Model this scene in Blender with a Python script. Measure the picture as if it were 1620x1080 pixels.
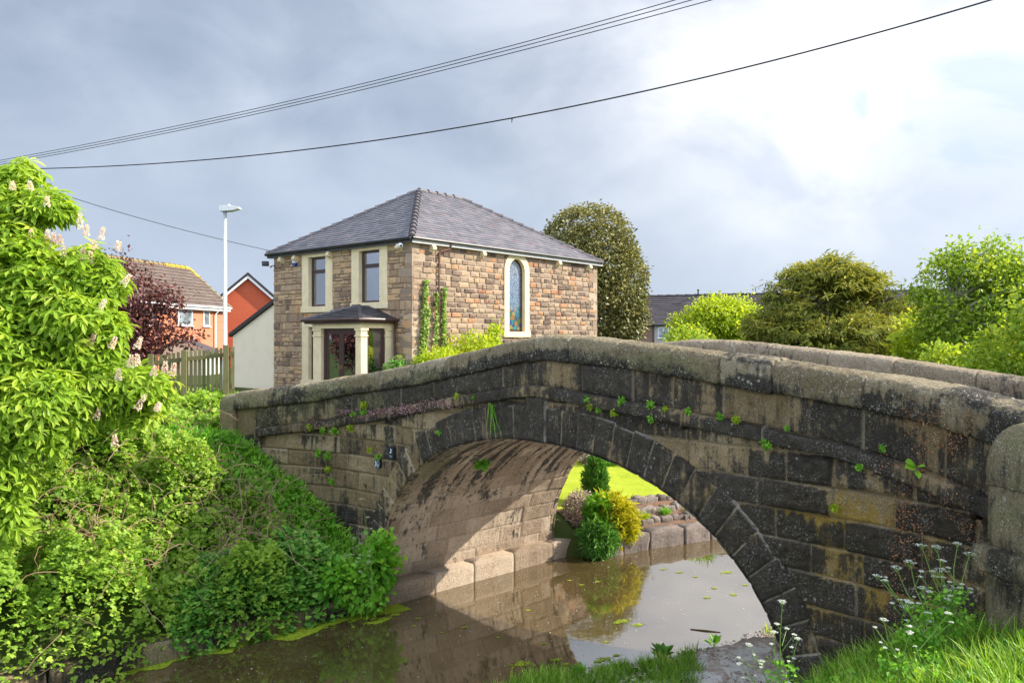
import bpy, math, random
import numpy as np
from mathutils import Vector, Matrix
rng = np.random.default_rng(7); random.seed(7)
for o in list(bpy.data.objects): bpy.data.objects.remove(o)
SC = bpy.context.scene; COL = SC.collection
# ------------------------------------------------------------------ camera
F = 1246.0; HZ = 535.0
cam = bpy.data.cameras.new('camera'); cam.lens = 36*F/1620; cam.sensor_width = 36
cam.shift_y = -5/1620; cam.clip_start = .05; cam.clip_end = 3000
co = bpy.data.objects.new('camera', cam); COL.objects.link(co)
co.rotation_euler = (math.radians(90), 0, 0); SC.camera = co
# ------------------------------------------------------------------ light
SUN_EL = 35.0
sl = bpy.data.lights.new('sun', 'SUN'); sl.energy = 4.6; sl.angle = math.radians(.5); sl.color = (1, .93, .80)
so = bpy.data.objects.new('sun', sl); COL.objects.link(so); so.rotation_euler = (0, math.radians(90-SUN_EL), math.radians(5.5)); so.location = (20, 5, 20)
SC.view_settings.view_transform = 'Standard'; SC.view_settings.look = 'None'
SC.view_settings.gamma = 1; SC.view_settings.exposure = .96
W = bpy.data.worlds.new('World'); SC.world = W; W.use_nodes = True
nt = W.node_tree; nt.nodes.clear()

class NT:
    def __init__(s, tree): s.t = tree; s.n = tree.nodes; s.l = tree.links
    def add(s, typ, ins=None, **kw):
        nd = s.n.new(typ)
        for k, v in kw.items(): setattr(nd, k, v)
        for k, v in (ins or {}).items():
            if isinstance(v, bpy.types.NodeSocket): s.l.new(v, nd.inputs[k])
            else:
                if isinstance(v, (tuple, list)) and len(v) == 3 and nd.inputs[k].type == 'RGBA': v = (*v, 1)
                nd.inputs[k].default_value = v
        return nd
    def math(s, op, a, b=0., clamp=False):
        nd = s.add('ShaderNodeMath', {0: a, 1: b}, operation=op); nd.use_clamp = clamp; return nd.outputs[0]
    def noise(s, vec, scale, detail=4, rough=.55, dist=0.):
        return s.add('ShaderNodeTexNoise', {'Vector': vec, 'Scale': scale, 'Detail': detail, 'Roughness': rough, 'Distortion': dist}).outputs['Fac']
    def ramp(s, fac, stops, interp='LINEAR'):
        nd = s.add('ShaderNodeValToRGB', {0: fac}); cr = nd.color_ramp; cr.interpolation = interp
        while len(cr.elements) < len(stops): cr.elements.new(.5)
        for e, (p, c) in zip(cr.elements, stops):
            e.position = p; e.color = (c, c, c, 1) if isinstance(c, (int, float)) else (*c, 1)
        return nd.outputs[0]
    def mix(s, f, a, b, mode='MIX'):
        nd = s.add('ShaderNodeMix', data_type='RGBA', blend_type=mode)
        for k, v in ((0, f), (6, a), (7, b)):
            if isinstance(v, bpy.types.NodeSocket): s.l.new(v, nd.inputs[k])
            else: nd.inputs[k].default_value = (*v, 1) if isinstance(v, (tuple, list)) else v
        return nd.outputs[2]
    def mapping(s, vec, scale=(1, 1, 1), loc=(0, 0, 0), rot=(0, 0, 0)):
        return s.add('ShaderNodeMapping', {'Vector': vec, 'Scale': scale, 'Location': loc, 'Rotation': rot}).outputs[0]

n = NT(nt)
tc = n.add('ShaderNodeTexCoord').outputs['Generated']
sky = n.add('ShaderNodeTexSky', sky_type='NISHITA', sun_disc=False, sun_elevation=math.radians(SUN_EL), sun_rotation=math.radians(84.5)).outputs[0]
def dirdot(v):
    v = Vector(v).normalized()
    nd = n.add('ShaderNodeVectorMath', {0: tc, 1: tuple(v)}, operation='DOT_PRODUCT'); return nd.outputs['Value']
stretch = n.mapping(tc, (1, 1, 1.9))
w1 = n.noise(stretch, 2.1, 4, .5, .5)
w2 = n.noise(n.mapping(tc, (1, 1, 1.6), (3.1, 0, 1.2)), 5.2, 6, .55, .4)
glow = n.ramp(n.math('ADD', dirdot((.66, .95, .34)), n.math('MULTIPLY', n.math('SUBTRACT', w1, .5), .14)), [(.80, 0), (.885, .28), (.94, .78), (.975, 1)])
grey = n.ramp(n.math('ADD', n.math('MULTIPLY', w1, .75), n.math('MULTIPLY', w2, .25)),
              [(.38, (1.75, 2.1, 2.75)), (.46, (2.3, 2.7, 3.4)), (.55, (3.1, 3.5, 4.2)), (.66, (4.3, 4.65, 5.2))])
white = n.ramp(w2, [(.36, (4.9, 5.2, 5.8)), (.5, (6.4, 6.55, 6.85)), (.64, (7.7, 7.7, 7.7))])
bank_ = n.ramp(n.math('ADD', dirdot((-.35, 1, .20)), n.math('MULTIPLY', n.math('SUBTRACT', w1, .5), .12)), [(.90, 0), (.99, .55)])   # heavy cloud low on the left
grey = n.mix(bank_, grey, n.ramp(w2, [(.35, (1.9, 2.35, 3.15)), (.65, (2.9, 3.4, 4.3))]))
cl = n.mix(glow, grey, white)
# slate-blue gap low on the right of the bright cloud
gap = n.ramp(n.math('ADD', dirdot((.60, 1, .25)), n.math('MULTIPLY', n.math('SUBTRACT', w2, .5), .05)), [(.9945, 0), (1.0, .75)])
cl = n.mix(gap, cl, (3.9, 4.7, 6.1))
base = n.mix(.93, sky, cl)
hz = n.ramp(n.add('ShaderNodeSeparateXYZ', {0: tc}).outputs[2], [(.03, .85), (.12, .6), (.27, 0)])
base = n.mix(hz, base, (3.3, 3.85, 4.7))
back = n.ramp(dirdot((0, -1, .55)), [(.0, 1), (.5, 3.1)])       # unseen sky behind the camera and overhead, brightened as added fill light
base = n.mix(1., base, back, 'MULTIPLY')
bg = n.add('ShaderNodeBackground', {'Color': base, 'Strength': .095})
out = n.add('ShaderNodeOutputWorld', {0: bg.outputs[0]})

# ------------------------------------------------------------------ frames of reference
def at(px, py, d): return np.array([(px-810)/F*d, d, (HZ-py)/F*d])
L0 = np.array([-2.015, 13.0]); TT = np.array([.683, -.731]); SS = np.array([.731, .683])   # across the canal, along the canal
WATER = -4.38
def ts(t, s): return L0 + np.multiply.outer(t, TT) + np.multiply.outer(s, SS)
def tsz(t, s, z):
    p = ts(t, s); return np.concatenate([p, np.broadcast_to(np.asarray(z, float)[..., None], p.shape[:-1]+(1,))], -1)
def inv_ts(x, y):
    dx, dy = x-L0[0], y-L0[1]; return dx*TT[0]+dy*TT[1], dx*SS[0]+dy*SS[1]

# ------------------------------------------------------------------ noise in numpy
def _hash(ix, iy, iz, seed):
    h = (ix*374761393 + iy*668265263 + iz*2147483647 + seed*1274126177) & 0xffffffff
    h = ((h ^ (h >> 13)) * 1274126177) & 0xffffffff
    return ((h ^ (h >> 16)) & 0xffff)/65535.
def vnoise(x, y, z, seed=0):
    x, y, z = np.broadcast_arrays(np.asarray(x, float), y, z)
    ix, iy, iz = (np.floor(v).astype(np.int64) for v in (x, y, z))
    fx, fy, fz = x-ix, y-iy, z-iz
    fx, fy, fz = (v*v*(3-2*v) for v in (fx, fy, fz))
    r = 0
    for a in (0, 1):
        for b in (0, 1):
            for c in (0, 1):
                r = r + _hash(ix+a, iy+b, iz+c, seed)*(fx if a else 1-fx)*(fy if b else 1-fy)*(fz if c else 1-fz)
    return r
def fbm(x, y, z=0., octv=4, seed=0, gain=.5):
    s = 0; amp = 1; tot = 0
    x, y, z = np.asarray(x, float), np.asarray(y, float), np.asarray(z, float)
    for k in range(octv):
        s = s + amp*vnoise(x*2**k, y*2**k, z*2**k, seed+k*17); tot += amp; amp *= gain
    return s/tot
def sstep(a, b, x): x = np.clip((x-a)/(b-a), 0, 1); return x*x*(3-2*x)

# ------------------------------------------------------------------ mesh helpers
def empty(name, label, cat, loc, rz=0, group=None):
    o = bpy.data.objects.new(name, None); COL.objects.link(o); o.location = tuple(map(float, loc)); o.rotation_euler = (0, 0, rz)
    o['label'] = label; o['category'] = cat
    if group: o['group'] = group
    return o
def tag(o, label, cat, group=None, kind=None):
    o['label'] = label; o['category'] = cat
    if group: o['group'] = group
    if kind: o['kind'] = kind
    return o
def from_arrays(name, V, faces, m, parent=None, smooth=False, tone=None, pattr=None, loc=None, local=False):
    V = np.asarray(V, float).reshape(-1, 3)
    if parent is not None and not local:
        r = parent
        chain = []
        while r is not None: chain.append(r); r = r.parent
        for r in reversed(chain):
            V = V - np.array(r.location); a = -r.rotation_euler[2]
            if a: V = V @ np.array([[math.cos(a), -math.sin(a), 0], [math.sin(a), math.cos(a), 0], [0, 0, 1]]).T
    if loc is not None: V = V - np.array(loc)
    me = bpy.data.meshes.new(name)
    fl = [np.asarray(f, np.int64) for f in faces if len(f)]
    nl = sum(f.size for f in fl); npoly = sum(len(f) for f in fl)
    me.vertices.add(len(V)); me.vertices.foreach_set('co', V.astype(np.float32).ravel())
    me.loops.add(nl); me.loops.foreach_set('vertex_index', np.concatenate([f.ravel() for f in fl]).astype(np.int32))
    me.polygons.add(npoly)
    tot = np.concatenate([np.full(len(f), f.shape[1]) for f in fl]); st = np.concatenate([[0], np.cumsum(tot)[:-1]])
    me.polygons.foreach_set('loop_start', st.astype(np.int32)); me.polygons.foreach_set('loop_total', tot.astype(np.int32))
    me.polygons.foreach_set('use_smooth', np.full(npoly, smooth, bool))
    if tone is not None:
        at_ = me.attributes.new('tone', 'FLOAT', 'FACE'); at_.data.foreach_set('value', np.asarray(tone, np.float32))
    for k, v in (pattr or {}).items():
        at_ = me.attributes.new(k, 'FLOAT', 'POINT'); at_.data.foreach_set('value', np.asarray(v, np.float32).ravel())
    me.update(calc_edges=True); me.validate()
    for mm in (m if isinstance(m, (list, tuple)) else [m]): me.materials.append(mm)
    o = bpy.data.objects.new(name, me); COL.objects.link(o)
    if parent is not None: o.parent = parent
    if loc is not None: o.location = tuple(map(float, loc))
    return o
def grid_faces(nu, nv, flip=False, mask=None):
    i = np.arange(nu-1)[:, None]*nv+np.arange(nv-1)[None]
    f = np.stack([i, i+nv, i+nv+1, i+1], -1)
    if flip: f = f[..., ::-1]
    return f.reshape(-1, 4) if mask is None else f[mask]
class MB:
    """collects boxes, tubes, prisms and quads for ONE mesh object"""
    def __init__(s): s.v = []; s.q = []; s.t = []; s.qt = []; s.tt = []; s.k = 0
    def raw(s, V, Q, T=None, tone=.5):
        V = np.asarray(V, float).reshape(-1, 3); s.v.append(V)
        if Q is not None and len(Q): s.q.append(np.asarray(Q)+s.k); s.qt.append(np.broadcast_to(tone, len(Q)))
        if T is not None and len(T): s.t.append(np.asarray(T)+s.k); s.tt.append(np.broadcast_to(tone, len(T)))
        s.k += len(V); return s
    def box(s, a, b, tone=.5, M=None):
        (x0, y0, z0), (x1, y1, z1) = a, b
        V = np.array([[x0,y0,z0],[x1,y0,z0],[x1,y1,z0],[x0,y1,z0],[x0,y0,z1],[x1,y0,z1],[x1,y1,z1],[x0,y1,z1]], float)
        if M is not None: V = V @ np.array(M[0]).T + np.array(M[1])
        return s.raw(V, [[3,2,1,0],[4,5,6,7],[0,1,5,4],[1,2,6,5],[2,3,7,6],[3,0,4,7]], tone=tone)
    def tube(s, pts, rad, sides=6, tone=.5, cap=True):
        P = np.asarray(pts, float); m = len(P); R = np.broadcast_to(rad, m)
        T = np.gradient(P, axis=0); T /= np.linalg.norm(T, axis=1)[:, None]+1e-9
        ref = np.array([0, 0, 1.]) if abs(T[:, 2]).mean() < .9 else np.array([1., 0, 0])
        A = np.cross(T, ref); A /= np.linalg.norm(A, axis=1)[:, None]+1e-9; B = np.cross(T, A)
        th = np.linspace(0, 2*math.pi, sides, endpoint=False)
        V = P[:, None]+R[:, None, None]*(A[:, None]*np.cos(th)[None, :, None]+B[:, None]*np.sin(th)[None, :, None])
        Q = []
        for i in range(m-1):
            for j in range(sides):
                k = (j+1) % sides; Q.append([i*sides+j, i*sides+k, (i+1)*sides+k, (i+1)*sides+j])
        V = V.reshape(-1, 3); Tt = []
        if cap:
            c0 = len(V); V = np.vstack([V, P[0], P[-1]])
            for j in range(sides):
                k = (j+1) % sides; Tt += [[c0, k, j], [c0+1, (m-1)*sides+j, (m-1)*sides+k]]
        return s.raw(V, Q, Tt, tone)
    def prism(s, poly, d0, d1, fn, tone=.5):
        """polygon (u, v) extruded between depths d0, d1; fn(u, v, d) -> xyz. polygon fanned: keep convex or star-shaped about its centre"""
        m = len(poly); c = np.mean(poly, axis=0)
        V = [fn(u, v, d0) for u, v in poly]+[fn(u, v, d1) for u, v in poly]+[fn(c[0], c[1], d0), fn(c[0], c[1], d1)]
        Q = [[i, (i+1) % m, m+(i+1) % m, m+i] for i in range(m)]
        T = [[2*m, (i+1) % m, i] for i in range(m)]+[[2*m+1, m+i, m+(i+1) % m] for i in range(m)]
        return s.raw(V, Q, T, tone)
    def build(s, name, m, parent=None, smooth=False, loc=None, bevel=0, local=False):
        V = np.vstack(s.v); fs = []; tn = []
        if s.q: fs.append(np.vstack(s.q)); tn.append(np.concatenate(s.qt))
        if s.t: fs.append(np.vstack(s.t)); tn.append(np.concatenate(s.tt))
        o = from_arrays(name, V, fs, m, parent, smooth, np.concatenate(tn), loc=loc, local=local)
        if bevel:
            b = o.modifiers.new('bevel', 'BEVEL'); b.width = bevel; b.segments = 2; b.limit_method = 'ANGLE'
        return o
def frames(d, up):
    """rotation matrices with +y along d and +z near up"""
    d = d/(np.linalg.norm(d, axis=1)[:, None]+1e-9)
    x = np.cross(d, up); x /= np.linalg.norm(x, axis=1)[:, None]+1e-9
    z = np.cross(x, d); return np.stack([x, d, z], -1)
def scatter(name, tmpl, P, R, S, m, parent=None, tone=None, loc=None, smooth=False):
    TV, TF = tmpl; TV = np.asarray(TV, float); k = len(TV); N = len(P)
    S = np.asarray(S, float); S = S[:, None, None] if S.ndim == 1 else S[:, None, :]
    V = np.einsum('nij,nkj->nki', R, TV[None]*S)+P[:, None]
    fs = [(np.asarray(f)[None]+(np.arange(N)*k)[:, None, None]).reshape(-1, len(f[0])) for f in TF]
    tn = None
    if tone is not None: tn = np.concatenate([np.repeat(tone, len(f)) for f in TF])
    return from_arrays(name, V, fs, m, parent, smooth, tn, loc=loc)
def rdir(N, rg=rng):
    v = rg.normal(size=(N, 3)); return v/np.linalg.norm(v, axis=1)[:, None]
# leaf templates: +y is the tip, +z the upper side
LEAF = ([(0,0,0),(-.3,.42,.07),(0,1,-.06),(.3,.42,.07),(0,.45,0)], [[(0,4,1),(4,2,1),(0,3,4),(4,3,2)]])
LEAF2 = ([(0,0,0),(-.33,.5,.1),(0,1,0),(.33,.5,.1)], [[(0,2,1),(0,3,2)]])
OVAL = ([(0,0,0),(-.3,.3,.06),(-.32,.62,.04),(0,1,-.08),(.32,.62,.04),(.3,.3,.06),(0,.5,0)], [[(0,6,1),(1,6,2),(2,6,3),(6,4,3),(6,5,4),(0,5,6)]])
IVY = ([(0,0,0),(-.5,.15,.05),(-.3,.5,.02),(0,1,-.05),(.3,.5,.02),(.5,.15,.05),(0,.35,.05)], [[(0,6,1),(1,6,2),(2,6,3),(6,4,3),(6,5,4),(0,5,6)]])
def trifoliate():
    V = []; T = []
    for a, sc, oy in ((0, 1, .25), (1.15, .8, .1), (-1.15, .8, .1)):
        c, s_ = math.cos(a), math.sin(a); k = len(V)
        for x, y, z in OVAL[0]:
            x, y = x*sc, y*sc*.75; V.append((x*c+y*s_, -x*s_+y*c+oy, z*sc-.12*y))
        T += [(a_+k, b_+k, c_+k) for a_, b_, c_ in OVAL[1][0]]
    return (V, [T])
TRI = trifoliate()
NARROW = ([(0,0,0),(-.13,.45,.03),(0,1,-.12),(.13,.45,.03)], [[(0,2,1),(0,3,2)]])
def palmate(nl=6, droop=.5):
    V = []; T = []
    for i in range(nl):
        a = (i-(nl-1)/2)*.92; L_ = 1.-.09*abs(i-(nl-1)/2); k = len(V)
        c, s_ = math.cos(a), math.sin(a)
        for y, w in ((.04, .015), (.38, .075), (.72, .135), (1., .0)):
            yy = y*L_; z = -droop*yy**1.7
            for sg in ((-1, 0, 1) if w > .02 else (0,)):
                x = sg*w*L_; zz = z+(.05 if sg else 0)
                V.append((x*c+yy*s_, -x*s_+yy*c*(1-.1*yy), zz))
        T += [(k, k+2, k+1), (k, k+3, k+2)]
        T += [(k+1, k+2, k+5), (k+1, k+5, k+4), (k+2, k+3, k+6), (k+2, k+6, k+5), (k+4, k+5, k+7), (k+5, k+6, k+7)]
    return (V, [T])
def blade(w=.03, bend=.35):
    V = []; Q = [(0, 1, 3, 2), (2, 3, 5, 4)]
    for y, ww in ((0, 1), (.45, .8), (.8, .45)):
        for sg in (-1, 1): V.append((sg*w*ww, y, -bend*y*y))
    V.append((0, 1, -bend*1.15)); return (V, [Q, [(4, 5, 6)]])
BLADE = blade(); BLADE_W = blade(.06, .5)

# ------------------------------------------------------------------ materials
def newmat(name):
    m = bpy.data.materials.new(name); m.use_nodes = True; m.node_tree.nodes.clear(); return m, NT(m.node_tree)
def finish(n, col, rough=.8, bump=None, bstr=.3, bdist=.02, spec=.3, metal=0., extra=None):
    ins = {'Base Color': col, 'Roughness': rough, 'Metallic': metal, 'Specular IOR Level': spec}
    if bump is not None: ins['Normal'] = n.add('ShaderNodeBump', {'Height': bump, 'Strength': bstr, 'Distance': bdist}).outputs[0]
    ins.update(extra or {})
    p = n.add('ShaderNodeBsdfPrincipled', ins)
    n.add('ShaderNodeOutputMaterial', {0: p.outputs[0]}); return p
def simple(name, col, rough=.6, var=.18, scale=6, bump=.15, spec=.3, metal=0., bdist=.01):
    m, n = newmat(name); oc = n.add('ShaderNodeTexCoord').outputs['Object']
    f = n.noise(oc, scale, 5, .6); f2 = n.noise(oc, scale*9, 3, .6)
    k = n.math('ADD', n.math('MULTIPLY', f, .7), n.math('MULTIPLY', f2, .3))
    c = n.ramp(k, [(.3, tuple(x*(1-var) for x in col)), (.7, tuple(min(1, x*(1+var)) for x in col))])
    finish(n, c, rough, f2, bump, bdist, spec, metal); return m
def toned(name, stops, rough=.8, nscale=8, namp=.3, bump=.4, bdist=.01, spec=.25, mortar=None):
    """colour from the per-face 'tone' plus a little noise"""
    m, n = newmat(name); oc = n.add('ShaderNodeTexCoord').outputs['Object']
    t = n.add('ShaderNodeAttribute', attribute_name='tone').outputs['Fac']
    f = n.noise(oc, nscale, 5, .65); f2 = n.noise(oc, nscale*5, 4, .65)
    k = n.math('ADD', t, n.math('MULTIPLY', n.math('SUBTRACT', n.math('ADD', n.math('MULTIPLY', f, .6), n.math('MULTIPLY', f2, .4)), .5), namp*2))
    finish(n, n.ramp(k, stops), rough, n.math('ADD', f, f2), bump, bdist, spec); return m
def leafmat(name, dark, mid, light, trans=.35, rough=.42, tl=1.6, spec=.22, var=.12):
    m, n = newmat(name); oc = n.add('ShaderNodeTexCoord').outputs['Object']
    t = n.add('ShaderNodeAttribute', attribute_name='tone').outputs['Fac']
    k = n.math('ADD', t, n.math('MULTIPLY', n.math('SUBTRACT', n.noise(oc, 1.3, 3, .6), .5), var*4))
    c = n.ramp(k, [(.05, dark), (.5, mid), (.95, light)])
    p = n.add('ShaderNodeBsdfPrincipled', {'Base Color': c, 'Roughness': rough, 'Specular IOR Level': spec})
    c2 = n.mix(1., c, (tl, tl*.95, tl*.45), 'MULTIPLY')
    tr = n.add('ShaderNodeBsdfTranslucent', {'Color': c2})
    mx = n.add('ShaderNodeMixShader', {0: trans, 1: p.outputs[0], 2: tr.outputs[0]})
    n.add('ShaderNodeOutputMaterial', {0: mx.outputs[0]}); return m

def stone_mat(name, tan=((.13,.088,.045),(.31,.225,.12),(.56,.44,.28)), sootc=(.012,.011,.010), green=(.11,.105,.028), lich=.42, mortar=(.34,.28,.20)):
    """gritstone: per-stone tone, soot, algae and mortar fields worked out on the vertices, broken up by fine noise; lichen specks"""
    m, n = newmat(name); oc = n.add('ShaderNodeTexCoord').outputs['Object']
    g = lambda a: n.add('ShaderNodeAttribute', attribute_name=a).outputs['Fac']
    nz = lambda sc, d=5, r=.65, lo=.33, hi=.67, v=oc: n.ramp(n.noise(v, sc, d, r), [(lo, 0), (hi, 1)])
    tone, soot, alga, joint, och = g('stone'), g('soot'), g('alga'), g('joint'), g('ochre')
    f1, f2, f3, f4 = nz(3.2), nz(13, 8, .75), nz(60, 4, .7), nz(150, 3, .7)
    streak = nz(1.6, 6, .7, v=n.mapping(oc, (8, 8, .9)))
    k = n.math('ADD', n.math('MULTIPLY', tone, .42), n.math('ADD', n.math('MULTIPLY', f1, .16), n.math('ADD', n.math('MULTIPLY', f2, .22), n.math('MULTIPLY', f3, .20))))
    c = n.ramp(k, [(.12, tan[0]), (.5, tan[1]), (.92, tan[2])])
    c = n.mix(n.ramp(n.math('ADD', och, n.math('MULTIPLY', n.math('SUBTRACT', n.math('MULTIPLY', n.math('ADD', f2, streak), .5), .5), 1.0)), [(.35, 0), (.7, .85)]), c, (.30, .19, .025))
    s = n.math('ADD', soot, n.math('ADD', n.math('MULTIPLY', n.math('SUBTRACT', f2, .5), .42), n.math('ADD', n.math('MULTIPLY', n.math('SUBTRACT', f3, .5), .24), n.math('MULTIPLY', n.math('SUBTRACT', streak, .5), .42))))
    c = n.mix(n.ramp(s, [(.35, 0), (.55, .94)]), c, n.mix(n.math('MULTIPLY', f4, f2), sootc, (.085,.073,.062)))
    c = n.mix(n.math('MULTIPLY', joint, n.ramp(n.math('ADD', n.math('MULTIPLY', f2, .5), n.math('MULTIPLY', f1, .5)), [(.25, .1), (.6, .95)])), c, mortar)
    a = n.math('ADD', alga, n.math('ADD', n.math('MULTIPLY', n.math('SUBTRACT', f1, .5), .45), n.math('MULTIPLY', n.math('SUBTRACT', f2, .5), .5)))
    c = n.mix(n.ramp(a, [(.38, 0), (.75, .8)]), c, n.mix(f3, green, (.27, .25, .14)))
    vor = n.add('ShaderNodeTexVoronoi', {'Vector': oc, 'Scale': 15., 'Randomness': 1.}).outputs['Distance']
    spots = n.math('MULTIPLY', n.ramp(vor, [(.17, 1), (.23, 0)]), nz(2.3, 4, .7, .52, .60))
    grain = n.math('MULTIPLY', n.ramp(f3, [(.72, 0), (.85, 1)]), nz(4.7, 5, .7, .45, .6))
    c = n.mix(n.math('MULTIPLY', n.math('MAXIMUM', spots, grain), lich), c, (.55, .54, .46))
    c = n.mix(1., c, n.mix(.5, n.ramp(f4, [(0, .6), (1, 1.4)]), n.ramp(f3, [(0, .62), (1, 1.4)])), 'MULTIPLY')
    b = n.math('ADD', n.math('MULTIPLY', f2, .6), n.math('MULTIPLY', f3, .35))
    finish(n, c, .85, b, 1., .022, .22); return m
M_stone = stone_mat('gritstone')
M_ring = stone_mat('ring_gritstone', mortar=(.50, .45, .36))
M_cope = stone_mat('coping_gritstone', tan=((.12,.09,.05),(.25,.20,.12),(.44,.38,.27)), lich=.65)
M_vault = stone_mat('vault_gritstone', tan=((.18,.13,.085),(.37,.275,.195),(.58,.47,.36)), lich=.3, mortar=(.13,.11,.09))
# ================================================================== THE BRIDGE
def arch(n_=400):
    ph = np.linspace(0, math.pi, 4000); e = 2/2.25
    t = 3.46-3.68*np.sign(np.cos(ph))*np.abs(np.cos(ph))**e; z = -4.2+2.83*np.abs(np.sin(ph))**e
    t = np.concatenate([[t[0]], t, [t[-1]]]); z = np.concatenate([[-4.75], z, [-4.75]])
    d = np.concatenate([[0], np.cumsum(np.hypot(np.diff(t), np.diff(z)))]); s = np.linspace(0, d[-1], n_)
    return np.interp(s, d, t), np.interp(s, d, z), s
AT, AZ, AS = arch()
at_t = np.gradient(AT, AS); at_z = np.gradient(AZ, AS)
AN = np.stack([-at_z, at_t], -1)                 # outward from the opening: left leg -> -t, crown -> +z
AN /= np.linalg.norm(AN, axis=1)[:, None]
RING = .34+.12*sstep(-4.2, -1.6, AZ)
# plan of the near face: straight over the canal, wings curving towards the towpath and the lane
PT = np.arange(-5, 12, .02)
ang0 = math.atan2(-.731, .683)
head = ang0+math.radians(23)*sstep(-2.0, .8, -PT-.2)*1.0*np.where(PT < 0, 1, 0)
head = ang0+math.radians(22)*(1-sstep(-2.2, .4, PT))-math.radians(30)*sstep(7.2, 9.6, PT)
dx = np.cumsum(np.cos(head))*.02; dy = np.cumsum(np.sin(head))*.02
i0 = np.argmin(abs(PT-3.0)); p3 = ts(3.0, 0.)
PX = dx-dx[i0]+p3[0]; PY = dy-dy[i0]+p3[1]
def plan(t, off=0.):
    """point on the near face at run t, off metres out of the face"""
    x = np.interp(t, PT, PX); y = np.interp(t, PT, PY); h = np.interp(t, PT, head)
    return x+np.sin(h)*off, y-np.cos(h)*off
STR = np.array([[-5,-2.12],[-3,-1.80],[-.45,-1.41],[1.25,-1.10],[3.1,-.80],[3.45,-.772],[3.85,-.795],[5.6,-.945],[7.5,-1.14],[8.27,-1.29],[9.5,-1.56],[14,-2.5]])
TOP = np.array([[-5,-1.2],[-4.1,-1.05],[-3.4,-.97],[-2,-.80],[-1,-.63],[.585,-.42],[2.14,-.165],[3.1,.0],[3.55,.052],[4.33,.02],[5.03,-.037],[5.9,-.12],[7.02,-.235],[7.94,-.34],[8.47,-.41],[9.5,-.60],[14,-1.5]])
def zstr(t): return np.interp(t, STR[:, 0], STR[:, 1])
def ztop(t):
    return (np.interp(t-.07, TOP[:, 0], TOP[:, 1])+np.interp(t+.07, TOP[:, 0], TOP[:, 1])+np.interp(t, TOP[:, 0], TOP[:, 1]))/3
T0, T1 = -3.72, 9.45
COPE_H = .34; STR_H = .145
bridge = empty('canal_bridge', 'old blackened humpback stone bridge arching over the brown canal', 'bridge', (*ts(3.5, 2.05), WATER))
def edged(u, joints):
    j = np.clip(np.searchsorted(joints, u), 1, len(joints)-1)
    return j, np.minimum(u-joints[j-1], joints[j]-u)
def hsh(a, b=0, k=1): return _hash(np.asarray(a, np.int64), np.asarray(b, np.int64), np.int64(k), 5)
def joints_of(a, b, mean, var, rg): 
    x = [a]
    while x[-1] < b: x.append(x[-1]+mean*(1+var*(rg.random()*2-1)))
    return np.array(x)
def soot_field(t, z):
    """where the face is black: the ring, the low right haunch, patches under the coping"""
    f = fbm(t*.9, z*1.3, 3., 4, 11)
    f2_ = fbm(t*2.6, z*1.1, 5., 4, 17)
    r = .37+1.2*(f-.45)+.9*(f2_-.5)+.12*sstep(0, 3, t)
    r = r+.42*sstep(6.2, 7.2, t)*(1-sstep(8.2, 9.2, t)*.6)*sstep(-1.4, -2.0, z)
    r = r+.15*sstep(-1.5, -3.2, z)*sstep(-1.4, -.2, t)
    return r
# ---- spandrel and wing wall
rg = np.random.default_rng(3)
us = np.arange(T0, T1+.001, .0135); zz = np.arange(-4.6, -.70, .0135)
U, Z = np.meshgrid(us, zz, indexing='ij')
cz = np.array([-4.75,-4.42,-4.08,-3.80,-3.50,-3.22,-2.90,-2.62,-2.30,-2.02,-1.72,-1.44,-1.13,-.85,-.5])
ci, ez = edged(Z, cz)
ej = np.zeros_like(U); ji = np.zeros_like(ci)
for c in range(1, len(cz)):
    jj = joints_of(T0-.3-rg.random()*.4, T1+1, .62, .35, rg); k = ci == c
    a, b = edged(U[k], jj); ji[k] = a; ej[k] = b
edge = np.minimum(ez, ej)
rnd = hsh(ji, ci); rnd2 = hsh(ji, ci, 2)
rocky = sstep(6.6, 7.2, U)*.8+.2
off = (sstep(0, .022, edge)-1)*.032+(rnd-.5)*.022+rocky*(rnd2 > .3)*(.055*rnd2*sstep(0, .06, edge)+.06*(fbm(U*9, Z*11, 1., 5, 3, .6)-.5))+.024*(fbm(U*16, Z*16, 0., 4, 8, .65)-.5)
X, Y = plan(U, off)
# keep cells outside the ring and under the string course
d2 = np.full(U.shape, 1e9); inside = np.zeros(U.shape, bool)
mid_t, mid_z = AT+AN[:, 0]*RING*.55, AZ+AN[:, 1]*RING*.55
lim = np.interp(U, mid_t[(mid_z > -4.3)], mid_z[(mid_z > -4.3)], left=-9, right=-9)
inside = Z < lim
mc = ~(inside[:-1, :-1] & inside[1:, 1:]) & (Z[:-1, :-1] < zstr(U[:-1, :-1])+.06)
SO = soot_field(U, Z)+(rnd2-.5)*.48*(.45+.55*sstep(-2, 5, U))+(rnd-.5)*.12+4.*(off-.01)*rocky-.25*(1-sstep(0, .035, edge))
OC = 1.25*sstep(5.6, 7.0, U)*sstep(-1.1, -1.8, Z)*fbm(U*2.5, Z*.8, 9., 3, 4)+.1
AL = .10+.25*sstep(-3.6, -4.3, Z)+.25*sstep(-.3, -2.5, U)*sstep(-1.2, -2.6, Z)
from_arrays('spandrel_wall', np.stack([X, Y, Z], -1), [grid_faces(*U.shape, mask=mc)], M_stone, bridge, True,
            pattr=dict(stone=rnd, soot=SO, alga=AL, joint=(1-sstep(.0, .017, edge))*.8, ochre=OC))
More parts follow.
